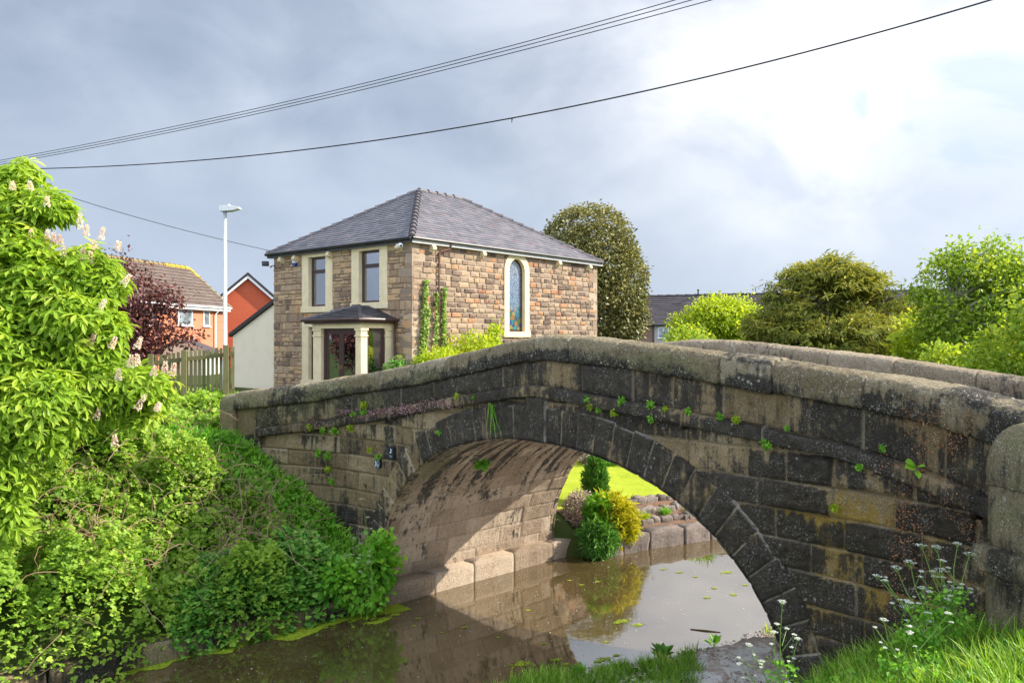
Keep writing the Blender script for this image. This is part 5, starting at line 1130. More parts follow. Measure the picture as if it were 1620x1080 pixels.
tag(scatter('bramble_thicket', TRI, P, R, S, LM['bramble'], None, tn, loc=ts(-3., -3.).tolist()+[-2.]), 'dense light green bramble thicket covering the left bank', 'brambles', kind='stuff')
def m_ivy(t, s): return sstep(-1.2, -.6, t+.5*(fbm(s*2, t*2, 1., 3, 3)-.5))*sstep(-.6, -1.1, s)*sstep(-3.6, -2.6, s)*(.30+.35*fbm(t*4, s*4, 2., 3, 6))*(.35+.65*sstep(0, -.5, t))
P, e, t, s = bank_points(26000, (-2.4, -.0), (-5., -.3), rb, m_ivy, depth=.08)
P += np.array([.1, -.1, .18]); R, S = leaves(P, .085, rb, np.broadcast_to(UPV, P.shape), .5, .2, .5)
tag(scatter('ivy_patch', IVY, P, R, S, LM['bramble_d'], None, rb.random(len(P)), loc=ts(-1., -2.5).tolist()+[-3.8]), 'glossy dark green ivy hanging over the stone edge at the foot of the left bank', 'ivy', kind='stuff')
def m_herb(t, s): 
    dw = dist_wall(t, s); return sstep(0, .15, dw)*(1-sstep(1.3, 2.2, dw+.5*(fbm(t*2, s*2, 0., 3, 3)-.5)))*(.12+.3*fbm(t*3, s*3, 5., 3, 6))*sstep(-6.5, -5, t)
P, e, t, s = bank_points(42000, (-6., -.02), (-4, .4), rb, m_herb, depth=.10)
d = rdir(len(P), rb)*.6+np.array([.25, -.25, 1.]); k = rb.random(len(P)) < .55
R = frames(d, rdir(len(P), rb)); S = .10+.16*rb.random(len(P))
tag(scatter('bank_grass', blade(.055, .5), P[k]-[0, 0, .08], R[k], S[k], LM['cleavers'], None, rb.random(k.sum()), loc=ts(-2.5, -1.).tolist()+[-2.7]), 'fresh green grass and cleavers growing between brambles and bridge wing wall', 'grass', kind='stuff')
R, S = leaves(P[~k], .10, rb, np.broadcast_to(UPV, P[~k].shape), .5, .1, .8)
tag(scatter('bank_herbs', LEAF, P[~k], R, S, LM['cleavers'], None, rb.random((~k).sum())*.8, loc=ts(-2.5, -1.).tolist()+[-2.7]), 'mixed low green nettles and herbs beside the bridge wing wall', 'weeds', kind='stuff')
# dead bramble stems
mb = MB()
for i in range(420):
    t = -.3-2.4*rb.random()**1.3; s = -1.0-5.2*rb.random()
    if rb.random() < .45: t, s = -1.9+.8*rb.normal(), -1.7+.5*rb.normal()
    if t > -.15 or s > swall(t)-.3: continue
    m0 = float(m_bramble(np.array([t]), np.array([s]))[0]); p = np.array([*ts(t, s), float(Hts(t, s))+m0*1.02+.08]); a = rdir(1, rb)[0]; a[2] = a[2]*.9+.2; L_ = .25+.6*rb.random(); g_ = np.linspace(0, 1, 6)[:, None]
    w = rdir(1, rb)[0]; pts = p+a*g_*L_+np.array([.12, -.12, -.7])*L_*g_**2*rb.random()+w*np.sin(g_*4)*.08+rb.normal(size=(6, 3))*.012; mb.tube(pts, np.linspace(.007, .003, 6), 4, rb.random(), cap=False)
tag(mb.build('dead_bramble_stems', M_twig, loc=ts(-1.5, -2.5).tolist()+[-3.2]), 'tangle of bare reddish brown dead stems on the lower left bank', 'dead stems', kind='stuff')
mb = MB()
for i in range(60):
    a = np.array([*ts(-.6-3.5*rb.random(), -1.2-4*rb.random()), 0]); a[2] = Hxy(a[0], a[1])+.75; dd = rdir(1, rb)[0]; dd[2] *= .3; L_ = .5+.7*rb.random(); g_ = np.linspace(0, 1, 7)[:, None]
    mb.tube(a+dd*L_*g_+np.array([0, 0, .5])*L_*(g_-g_**2)*2, np.linspace(.006, .003, 7), 4, .8, cap=False)
tag(mb.build('arching_canes', M_twig, loc=ts(-2.5, -2.5).tolist()+[-2.4]), 'long pale arching bramble canes above the thicket', 'canes', kind='stuff')
# ---- generic small plants
def shrub(name, label, cat, c, r, tmpl, size, nt_, per, mat_, seed, sig=.05, group=None, up=.4, droop=.1, gap=.3, stem=.02, **k):
    c = np.array(c, float); r = np.array(r if hasattr(r, '__len__') else (r,)*3, float); base = c-np.array([0, 0, r[2]*.98]); rg = np.random.default_rng(500+seed); o = empty(name, label, cat, base, 0, group)
    mb = MB()
    for i in range(9): e = c+rdir(1, rg)[0]*r*.7; mb.tube([base, (base+e)/2+rg.normal(size=3)*r*.1, e], [stem, stem*.7, stem*.3], 5, .4)
    mb.build('stem', M_bark, o); P, d, tn = crown_points([(c, r)], nt_, per, sig, rg, k.get('depth', .3), gap, .3, seed); R, S = leaves(P, size, rg, d, up, droop); scatter('foliage', tmpl, P, R, S, mat_, o, np.clip(tn, 0, 1)); return o
shrub('elder_shrub', 'leafy green elder with broad leaflets at the left foot of the arch', 'shrub', at(600,888,12.7), (.22,.26,.45), OVAL, .12, 230, 3, LM['elder'], 1, .06)
shrub('elder_shrub', 'lower broad leaved elder hanging over the water just left of the arch', 'shrub', at(548,915,12.3), (.38,.3,.30), OVAL, .10, 240, 3, LM['elder'], 2, .06)
shrub('fern_clump', 'ragged fern clump hanging down to the water beside the arch foot', 'fern', at(575,940,12.4), (.28,.2,.2), LEAF, .10, 200, 3, LM['cleavers'], 3, .06, droop=.6)
# ---- trees behind
ct = [pb(215,470,26,38), pb(200,425,26,32,None,24), pb(185,410,26,20,None,22), pb(236,526,26,44,None,30), pb(298,534,26,22,None,12), pb(268,478,26,20,None,26), pb(185,500,26,40), pb(200,550,26,46)]
tree('copper_leaved_tree', 'dark purple leaved tree in front of the orange brick house', 'tree', (*at(225,HZ,26)[:2], -1.9), ct, LEAF, .13, 1900, 5, .15, LM['copper'], .13, seed=1, gap=.44, bump=.45)
ho = [pb(935,455,42,86,None,100), pb(930,400,42,74,None,74), pb(945,500,42,78,None,60), pb(905,440,42,50)]
tree('evergreen_oak', 'tall domed evergreen oak with yellowish leaves right of the stone house', 'tree', (*at(935,HZ,42)[:2], -2.1), ho, LEAF2, .17, 9500, 5, .13, LM['oak'], .3, seed=2, gap=.0, bump=.07, depth=.07, inner=.05, up=.8)
li = [pb(1130,508,44,50,None,34), pb(1165,505,44,36,None,30), pb(1095,520,44,36,None,24), pb(1130,492,44,30,None,18), pb(1180,525,44,30)]
tree('young_lime_tree', 'small bright yellow green tree in front of the terrace roof', 'tree', (*at(1135,HZ,44)[:2], -2.1), li, LEAF, .20, 2000, 5, .20, LM['lime'], .12, seed=3, gap=.3)
yw = [pb(1325,424,38,34,None,20), pb(1320,480,38,78,None,58), pb(1320,435,38,52,None,24), pb(1250,505,38,60,None,48), pb(1390,505,38,58,None,46), pb(1225,470,38,26,None,22), pb(1270,440,38,32,None,22), pb(1365,450,38,32,None,24), pb(1320,530,38,110,None,40), pb(1425,515,38,34,None,34), pb(1215,515,38,34,None,34), pb(1400,470,38,30,None,20)]
tree('old_yew_tree', 'broad dark olive yew with drooping layered sprays', 'tree', (*at(1318,HZ,38)[:2], -2.1), yw, NARROW, .30, 3000, 16, .19, LM['yew'], .32, seed=4, gap=.39, up=.9, droop=.3, flat=.32, nl=24, bump=.35)
bi = [pb(1550,474,31,74,None,70), pb(1490,500,31,40,None,62), pb(1600,450,31,60,None,70), pb(1500,430,31,36,None,26), pb(1520,400,31,16,None,20), pb(1575,405,31,28,None,22), pb(1465,460,31,22,None,18), pb(1620,540,31,80), pb(1530,550,31,62,None,40), pb(1690,470,31,80)]
tree('birch_tree', 'tall airy light green tree with pale trunk at the right edge', 'tree', (*at(1487,HZ,31)[:2], -2.1), bi, LEAF, .17, 5200, 5, .20, LM['birch'], .20, M_bark_p, seed=5, gap=.41, nl=22, top=at(1510,430,31), bump=.4, inner=.2)
tree('birch_tree', 'young bright tree low between the yew and the tall right hand tree', 'tree', (*at(1452,HZ,33)[:2], -2.1), [pb(1452,545,33,34,None,40)], LEAF, .2, 420, 5, .2, LM['lime'], .06, M_bark_p, seed=6)
rgb_ = np.random.default_rng(9)
for i, (px, py, d_, r_, lab) in enumerate(((1090,560,36,46,'low green garden hedge shrub under the yellow green tree'), (1215,560,40,46,'rounded green shrub at the left foot of the yew'), (1600,575,26,60,'dense dark green laurel below the right edge tree'), (1500,590,28,46,'bushy green shrub behind the far parapet at right'))):
    shrub('garden_shrub', lab, 'shrub', at(px, py, d_), (r_*d_/F,)*3, LEAF, .17, 700, 5, LM['birch'], 20+i, .14)
# trees on the towpath side beyond the bridge, seen mirrored in the canal
tree('towpath_tree', 'green tree on the towpath side beyond the bridge seen mirrored in the canal', 'tree', (19., 24., -2.2), [((19., 24., 2.2), (2.6, 2.6, 3.0)), ((17.6, 25., .8), (1.6, 1.6, 1.6))], LEAF, .22, 1100, 5, .22, LM['birch'], .2, seed=8)
# ---- shrubs, flowers and ivy at the house
rgi = np.random.default_rng(12); iv = empty('climbing_ivy', 'light green ivy climbing the side wall around the brown downpipe', 'ivy', hw(.9, -.1, HG))
P = []
for (xa, xb, z0, z1, w) in ((.52, .30, 1.95, -1.4, .16), (.62, .32, 1.0, -1.4, .13), (1.0, .98, 1.55, -1.4, .10), (1.38, 1.36, 1.75, -1.4, .15)):
    m_ = int((z1-z0)*-260*w/.15); f = rgi.random(m_); P.append(np.column_stack([xa+(xb-xa)*f+w*rgi.normal(size=m_)*.55*(.4+.6*f), -.05-.10*rgi.random(m_), z0+(z1-z0)*f]))
P = np.vstack(P); P = (HM @ np.column_stack([P[:, :2], np.zeros(len(P))]).T).T+np.column_stack([np.full(len(P), -3.30), np.full(len(P), 26.), P[:, 2]])
R, S = leaves(P, .085, rgi, np.broadcast_to(HM @ np.array([0, -1., 0]), P.shape)*2, .2, .4, .6); scatter('foliage', IVY, P, R, S, LM['ivy'], iv, rgi.random(len(P)))
mb = MB(); 
for xa, xb, z0 in ((.52, .30, 1.8), (1.38, 1.3, 1.6), (.62, .35, .8)): mb.tube([hw(xb, -.06, -1.9), hw((xa+xb)/2+.04, -.06, -.3), hw(xa, -.06, z0)], [.02, .014, .006], 5)
mb.build('stem', M_bark, iv)
shrub('golden_shrub', 'bright yellow green shrub against the side wall with one long rising shoot', 'shrub', hw(2.1, -.9, -.55), (1.1,.6,.62), LEAF, .12, 460, 6, LM['lime'], 41, .10)
shrub('golden_shrub', 'small yellow green bush in front of the quoins at the house corner', 'shrub', hw(.4, -.9, -.85), (.8,.6,.5), LEAF, .12, 360, 6, LM['lime'], 42, .10)
shrub('dark_laurel', 'dark green low bush beside the bay window', 'shrub', hw(-.6, .1, -1.2), (.4,.4,.5), LEAF, .11, 260, 5, LM['dgreen'], 43, .08)
o = shrub('rising_shoot', 'feathery yellow green shoots rising towards the bridge parapet', 'shrub', hw(3.1, -.9, .0), (.22,.2,.55), LEAF, .13, 110, 6, LM['lime'], 44, .08)
shrub('orange_flowering_bush', 'yellow bush with small orange flowers under the ivy', 'shrub', hw(1.2, -1.2, -.75), (.7,.4,.35), LEAF, .07, 160, 5, LM['yshrub'], 45, .10)
# ---- garden beyond the arch
def gpt(px, py, d): return at(px, py, d)
tree('dwarf_conifer', 'small pointed green conifer on the lawn edge seen through the arch', 'conifer', gpt(942,790,17.6), [(gpt(942,764,17.6), (.21,.21,.38)), (gpt(943,738,17.6), (.11,.11,.22))], NARROW, .14, 900, 4, .03, LM['dgreen'], .03, seed=31, gap=0, droop=-.9, bump=.12, up=0, depth=.12)
shrub('pale_blossom_shrub', 'pinkish beige blossoming shrub against the inner side of the arch', 'shrub', gpt(915,815,16.6), (.34,.34,.50), LEAF, .055, 900, 4, LM['pshrub'], 32, .04, depth=.2, gap=0)
shrub('spreading_juniper', 'dark green feathery juniper spilling down to the water beyond the arch', 'shrub', gpt(945,852,15.9), (.28,.34,.32), NARROW, .15, 1300, 5, LM['dgreen'], 33, .05, droop=.1, gap=.0)
shrub('golden_juniper', 'golden yellow feathery shrub on the right of the dark juniper', 'shrub', gpt(972,824,16.2), (.44,.34,.54), NARROW, .13, 1200, 4, LM['yshrub'], 34, .04, gap=.0)
shrub('spreading_juniper', 'mid green feathery juniper between pale shrub and yellow shrub', 'shrub', gpt(950,812,16.2), (.28,.3,.36), NARROW, .14, 600, 4, LM['elder'], 35, .04, gap=.0)
rgg = np.random.default_rng(14)
def tuft(name, label, cat, p, h, n_, mat_, seed, lean=.5, w=.05, group=None, tmpl=None):
    rg = np.random.default_rng(900+seed); p = np.array(p, float); P = p+rg.normal(size=(n_, 3))*np.array([h*.22, h*.22, 0]); d = rdir(n_, rg)*lean+np.array([0, 0, 1.]); R = frames(d, rdir(n_, rg))
    o = scatter(name, tmpl or blade(w, .45), P, R, h*(.6+.6*rg.random(n_)), mat_, None, rg.random(n_), loc=p); return tag(o, label, cat, group)
for i, (px, py, d_, h, lab) in enumerate(((1072,808,18.2,.20,'leafy green tuft at the left end of the rockery'), (1094,812,18.,.24,'bright green grass tuft in the middle of the rockery'), (1052,815,17.6,.18,'low lime tuft on the lower rockery stones'), (1020,822,17.2,.16,'small green cushion plant by the yellow shrub'), (1112,800,18.3,.32,'tall spiky green tuft near the right end of the rockery'), (1086,798,18.5,.3,'spiky iris leaves behind the rockery stones'))):
    tuft('rockery_plant', lab, 'plant', gpt(px, py, d_), h, 150, LM['lime'] if i % 2 else LM['cleavers'], i, .7, .07)
for i, (px, d_, r_, m_, lab) in enumerate(((958,21.5,.30,'elder','rounded green plant at the left of the back flower bed'), (975,21.8,.34,'lime','yellow green plant in the back flower bed behind the conifer'), (1000,21.6,.34,'elder','dark green clump in the middle of the back flower bed'), (1020,21.4,.36,'yshrub','golden shrub in the middle of the back flower bed'), (1046,21.2,.30,'lime','lime green clump at the right of the back flower bed'), (1070,21.,.25,'elder','small green clump at the right end of the back flower bed'), (935,21.6,.3,'pshrub','pale flowering clump at the left end of the back flower bed'))):
    x, y = at(px, 0, d_)[:2]; shrub('bed_plant', lab, 'plant', (x, y, float(Hxy(x, y))+r_*.5), (r_, r_, r_*.8), LEAF, .10, 150, 5, LM[m_], 60+i, .06)
for i, (px, d_, c_, lab) in enumerate(((990,23.,0,'left of two low pale stone walls behind the flower bed'), (1030,22.8,0,'right of two low pale stone walls behind the flower bed'))):
    a = at(px-28, 0, d_)[:2]; b = at(px+22, 0, d_-.3)[:2]; z = float(Hxy(*((a+b)/2))); lst = []
    for r_ in range(2): stone_row(lst, [b, a], z-.1+.16*r_, z+.10+.16*r_, .3, .2, .4, rgg, .03, .06)
    build_blocks([(V, Q[:, ::-1], [q[::-1] for q in Tn], s_) for V, Q, Tn, s_ in lst], 'garden_wall', M_garden, lab, 'wall', (*((a+b)/2), z), soot=.0, alga=.0)
# ---- plants rooted in the bridge
def face_pt(px, py, off=.07): t = find_t(px, off); x, y = plan(t, off); return np.array([x, y, (HZ-py)/F*y]), t
FT = [(725,626,9,'fern'),(752,628,8,'fern'),(932,630,10,'fern'),(934,642,9,'hanging fern'),(985,635,10,'fern'),(948,648,7,'fern'),(972,652,9,'fern'),(1030,640,10,'fern'),(1032,661,10,'fern'),(1054,646,9,'fern'),(1090,650,9,'fern'),(1140,658,9,'fern'),(1166,663,11,'fern'),(1246,677,7,'fern'),(1214,702,14,'fern'),(1320,803,11,'fern'),(1361,737,10,'fern'),(1397,709,9,'fern'),(577,640,10,'trailing plant'),(578,652,9,'trailing plant'),(560,655,8,'trailing plant'),(493,675,9,'fern'),(512,680,9,'fern'),(530,680,9,'fern'),(555,676,9,'fern'),(505,716,10,'trailing plant'),(520,720,10,'trailing plant'),(521,742,9,'trailing plant'),(525,760,9,'trailing plant'),(600,722,8,'fern'),(586,711,7,'fern'),(695,683,7,'fern')]
for i, (px, py, r_, kind) in enumerate(FT):
    p, t = face_pt(px, py); rr_ = .72*r_*p[1]/F; rg = np.random.default_rng(700+i); n_ = 70; P = p+np.clip(rg.normal(size=(n_, 3)), -1.6, 1.6)*rr_*.38; hdg = float(np.interp(t, PT, head)); no_ = np.array([math.sin(hdg), -math.cos(hdg), 0]); P += no_*abs(rr_*.2)
    d = rdir(n_, rg)*.8+no_*.5+np.array([0, 0, -.2]); R = frames(d, rdir(n_, rg)*.5+no_+np.array([0, 0, .6])); side = 'left' if px < 850 else 'right'
    o = scatter('wall_fern', LEAF, P, R, rr_*(.45+.5*rg.random(n_)), LM['cleavers'] if i % 3 else LM['lime'], None, rg.random(n_)*.7, loc=p)
    where = 'above the number plate' if i == 29 else ('beside the number plate' if i == 30 else ('below the string course' if py > np.interp(px, [425, 850, 1570], [690, 630, 810])+8 else 'on the string course'))
    tag(o, f'small {kind} {where} {side} of the keystone', 'wall plant', 'small plants rooted in the bridge joints')
seen = {}
for o in list(COL.objects):
    if o.get('group') == 'small plants rooted in the bridge joints': seen.setdefault(o['label'], []).append(o)
ordn = ['first', 'second', 'third', 'fourth', 'fifth', 'sixth', 'seventh', 'eighth', 'ninth', 'tenth', 'eleventh', 'twelfth', 'thirteenth', 'fourteenth', 'fifteenth']
for lab, lst in seen.items():
    if len(lst) > 1:
        lst.sort(key=lambda o: o.location.x/o.location.y)
        for i, o in enumerate(lst): o['label'] = lab+f', {ordn[i]} from the left'
# pink creeper along the string course, grass wisp, dead creeper, broad leaved plant
P = []; rg = np.random.default_rng(61)
for px, py, sp_, n_ in ((620,650,14,90),(640,648,14,150),(600,652,12,80),(655,645,10,80),(700,640,14,60),(575,660,9,50),(690,636,18,70),(500,668,14,50),(545,650,10,60)):
    for _ in range(n_*2): p, t = face_pt(px+rg.normal()*sp_, py+rg.normal()*3, .08) if False else (None, None); P.append((px+rg.normal()*sp_, py+rg.normal()*3.2))
P = np.array(P); tgrid = np.linspace(-4, 9.4, 3000); gx_, gy_ = plan(tgrid, .09); pxg = gx_/gy_*F+810; oo = np.argsort(pxg)
def face_many(P, off=.09): t = np.interp(P[:, 0], pxg[oo], tgrid[oo]); x, y = plan(t, off+.02*rg.random(len(P))); return np.column_stack([x, y, (HZ-P[:, 1])/F*y])
Q = face_many(P); R, S = leaves(Q, .028, rg, None, .3, .3); tag(scatter('pink_creeper', LEAF2, Q, R, S, LM['pink'], None, rg.random(len(Q)), loc=Q.mean(0)), 'dusty pink creeping plant along the string course left of the arch', 'creeper')
P = []
for px, py, sx, sy, n_ in ((1443,655,8,20,120),(1462,690,8,22,150),(1505,700,16,14,240),(1535,670,6,14,70),(1480,660,10,10,60),(1430,800,10,40,260),(1450,850,14,50,220),(1420,870,8,40,140),(1400,740,14,10,80),(1500,790,16,20,120),(1530,830,12,20,100),(1410,940,8,30,80)): P.append(np.column_stack([px+rg.normal(size=n_)*sx, py+rg.normal(size=n_)*sy]))
Q = face_many(np.vstack(P)); R, S = leaves(Q, .016, rg, None, .2, .5); tag(scatter('dead_creeper', LEAF2, Q, R, S, LM['dead'], None, rg.random(len(Q)), loc=Q.mean(0)), 'dried orange brown creeper leaves clinging to the right end of the bridge wall', 'dead creeper')
p, t = face_pt(1448, 738, .09); bl = empty('broad_leaved_plant', 'plant with large glossy oval leaves and rusty seed head growing from the string course', 'plant', p); rg = np.random.default_rng(3)
for dx_, dz_, L_, rr_ in ((-.09, .055, .13, .9), (-.09, .01, .13, 1.), (.03, .02, .07, .5), (-.01, -.06, .09, .2), (-.03, .03, .08, .5)):
    d = np.array([[dx_*8, -.35, dz_*5]]); R = frames(d, np.array([[.1, -.8, .9]])); scatter('leaf', OVAL, p[None]+[[dx_*.15, -.03, dz_*.4]], R, np.array([L_]), LM['elder'], bl, np.array([.8]))
P = p+np.array([.045, -.03, -.045])+rg.normal(size=(60, 3))*[.012, .01, .04]; R, S = leaves(P, .02, rg); scatter('seed_head', LEAF2, P, R, S, LM['dead'], bl, rg.random(60)*.5)
n_ = 16; p, t = face_pt(776, 640, .10); P = p+rg.normal(size=(n_, 3))*.02; d = rdir(n_, rg)*.22+np.array([.1, -.12, -1.]); R = frames(d, rdir(n_, rg)); tag(scatter('hanging_grass', blade(.012, .15), P, R, .25+.35*rg.random(n_), LM['cleavers'], None, rg.random(n_), loc=p), 'wisp of long grass hanging down over the arch ring left of the keystone', 'grass tuft')
for i, (tt0, s0, z0, lab) in enumerate(((1.45, .75, -1.98, 'larger dark fern hanging from the underside of the arch'), (2.75, 1.1, -1.50, 'smaller dark fern hanging from the crown of the arch'))):
    p = tsz(np.array(tt0), np.array(s0), z0); n_ = 180 if i == 0 else 60; P = p+rg.normal(size=(n_, 3))*(.06 if i == 0 else .03)*np.array([1, 1, .6]); R, S = leaves(P, .06, rg, None, -.3, .8); tag(scatter('soffit_fern', LEAF, P, R, S, LM['cleavers'], None, rg.random(n_)*.4, loc=p), lab, 'fern')
# ---- foreground grass and towpath edge
rgf = np.random.default_rng(55)
def vis(P, mx=260, my=330): 
    px = P[:, 0]/P[:, 1]*F+810; py = HZ-P[:, 2]/P[:, 1]*F; return (P[:, 1] > .8) & (px > -mx) & (px < 1620+mx) & (py < 1080+my)
def grass(name, label, N, tr, sr, h, keep, seed, w=.03, tmpl=None, dens=None, mat_=None, lean=.35, k=None):
    rg = np.random.default_rng(seed); t = tr[0]+(tr[1]-tr[0])*rg.random(N); s = sr[0]+(sr[1]-sr[0])*rg.random(N); m_ = keep(t, s); t, s = t[m_], s[m_]
    cl_ = fbm(t*3, s*3, seed, 3, 4); m_ = rg.random(len(t)) < sstep(.25, .55, cl_)+.25; t, s, cl_ = t[m_], s[m_], cl_[m_]
    P = np.concatenate([ts(t, s), (Hts(t, s)-.01)[:, None]], 1); m_ = vis(P); P, cl_ = P[m_], cl_[m_]; n_ = len(P)
    bend = np.stack([fbm(P[:, 0]*2, P[:, 1]*2, 1., 2, 3)-.5, fbm(P[:, 0]*2, P[:, 1]*2, 7., 2, 3)-.5, np.zeros(n_)], 1)*1.6
    d = rdir(n_, rg)*lean+bend+np.array([0, 0, 1.]); R = frames(d, rdir(n_, rg)+d*0); S = h*(.45+.9*rg.random(n_))*(.6+.8*cl_)
    o = scatter(name, tmpl or blade(w, .45), P, R, S, mat_ or LM['grass'], None, np.clip(.15+.7*rg.random(n_)*(.5+cl_), 0, 1), loc=P.mean(0)); o['kind'] = 'stuff'; o['label'] = label; o['category'] = 'grass'; return o
wr = np.arange(6.6, 9.4, .05); wxr, wyr = plan(wr); wtr, wsr = inv_ts(wxr, wyr); oq = np.argsort(wtr)
swr = lambda t: np.interp(t, wtr[oq], wsr[oq])
grass('verge_grass', 'long lush grass on the near right bank below the bridge', 75000, (6.45, 11.5), (-6.8, .2), .19, lambda t, s: (s < swr(t)-.03) & (t > 6.95+.3*(fbm(s*2.5, t, 1., 3, 3)-.5)), 1, .022, lean=.55)
rgw = np.random.default_rng(66); t = 6.95+4*rgw.random(22000); s = -6.5+6.8*rgw.random(22000); m_ = (s < swr(t)-.05) & (fbm(t*2, s*2, 4., 3, 5) > .47); t, s = t[m_], s[m_]
P = np.concatenate([ts(t, s), (Hts(t, s)+.02+.13*rgw.random(len(t)))[:, None]], 1); P = P[vis(P)]; R, S = leaves(P, .055, rgw, None, 1., .1); tag(scatter('verge_weeds', OVAL, P, R, S, LM['elder'], None, rgw.random(len(P))*.9, loc=P.mean(0)), 'low broad leaved weeds mixed into the near right bank', 'weeds', kind='stuff')
grass('water_edge_grass', 'short bright green grass at the water edge in the bottom centre', 38000, (3.6, 5.6), (-3, 1.6), .14, lambda t, s: (t > eR(s)+.04) & (t < eR(s)+1.0*sstep(1.5, .3, s)+.12) & (s < 1.5), 2, .035, lean=.5)
grass('far_path_grass', 'sunlit grass tuft at the far edge of the path under the arch', 9000, (4.9, 7.1), (2.5, 7), .15, lambda t, s: (t > eR(s)+.02) & ((t < eR(s)+.42) | (t > 6.6)), 3, .035, mat_=LM['lime'])
grass('lawn_blades', 'fine short grass blades on the sunlit lawn', 30000, (-5, 6), (5, 14), .045, lambda t, s: (eL(s)-t > 1.5) & (eL(s)-t < 6), 4, .10, mat_=LM['lime'])
def dock(label, p, L_, n_, seed, mat_='elder', cat='plant', name='dock_plant'):
    rg = np.random.default_rng(seed); p = np.array(p, float); a = rg.random(n_)*6.28; el = .25+.9*rg.random(n_); d = np.stack([np.cos(a), np.sin(a), el*1.3], 1); P = p+d*L_*.25; R = frames(d, np.array([0, 0, 1.])+rdir(n_, rg)*.4)
    o = empty(name, label, cat, p); scatter('leaves', OVAL, P, R, L_*(.6+.5*rg.random(n_))[:, None]*np.array([[.75, 1, 1]]), LM[mat_], o, .2+.6*rg.random(n_))
    mb = MB()
    for q in P[:8]: mb.tube([p-[0, 0, .02], (p+q)/2+[0, 0, .01], q+(q-p)*.3], [.006, .005, .003], 4)
    mb.build('stalk', M_stalk, o); return o
M_stalk = simple('green_stalk', (.16, .26, .05), .6, .2, 10, .1)
def on(px, py, zoff=0, s0=None):
    """ground point seen at (px, py)"""
    dd = np.arange(2., 22, .01); P = np.stack([(px-810)/F*dd, dd, (HZ-py)/F*dd], 1); h = Hxy(P[:, 0], P[:, 1]); h = np.maximum(h, WATER); i = np.argmax(P[:, 2] <= h); return np.array([P[i, 0], P[i, 1], h[i]+zoff])
dock('clump of broad dark green leaves at the water edge in the bottom centre', on(1048,1040), .17, 26, 1, 'bramble_d')
dock('low bright green leafy plant on the gravel at the water edge', on(1130,1022), .14, 15, 2, 'elder')
dock('young nettle standing in the short grass, left of the dark leaved clump', on(918,1066), .12, 16, 3, 'elder', name='nettle')
for i, (px, py, L_, lab) in enumerate(((1300,1046,.20,'broad grey green dock leaves at the left of the grassy bank'), (1345,1056,.22,'broad dock leaves in the grass below the dark bridge stones'), (1385,1030,.18,'upright dock leaves against the bridge wall'), (1452,1000,.20,'large pale dock leaves below the cow parsley'), (1560,1010,.15,'small dock plant in the long grass by the pillar'), (1475,1068,.15,'dock leaves at the bottom edge among long grass'), (1275,1030,.14,'small leafy plant at the foot of the arch ring'))):
    dock(lab, on(px, py), L_*.75, 12, 20+i, 'elder')
rgp = np.random.default_rng(71); t = 4.3+2.7*rgp.random(14000); s = -3+9*rgp.random(14000); m_ = (t > eR(s)+.05) & (t < 7.0) & (fbm(t*2.2, s*2.2, 8., 4, 3) > .44); t, s = t[m_], s[m_]
P = np.concatenate([ts(t, s), (Hts(t, s)+.042)[:, None]], 1); R = frames(rdir(len(P), rgp)*[1, 1, .2], np.array([0, 0, 1.])+.3*rdir(len(P), rgp))
PEB = ([(-1,0,0),(-.4,.8,0),(.6,.7,0),(1,-.1,0),(.3,-.8,0),(-.6,-.7,0),(-.3,.2,.6),(.4,-.1,.55)], [[(0,6,1),(1,6,2),(2,6,7),(2,7,3),(3,7,4),(4,7,6),(4,6,5),(5,6,0)]])
tag(scatter('path_gravel', PEB, P, R, .006+.02*rgp.random(len(P))**2, toned('pebbles', [(0, (.16,.11,.09)), (.5, (.38,.29,.24)), (1, (.70,.62,.55))], .8, 20, .3, .3, .004), None, rgp.random(len(P)), loc=P.mean(0)), 'loose pinkish gravel scattered over the towpath under the arch', 'gravel', kind='stuff')
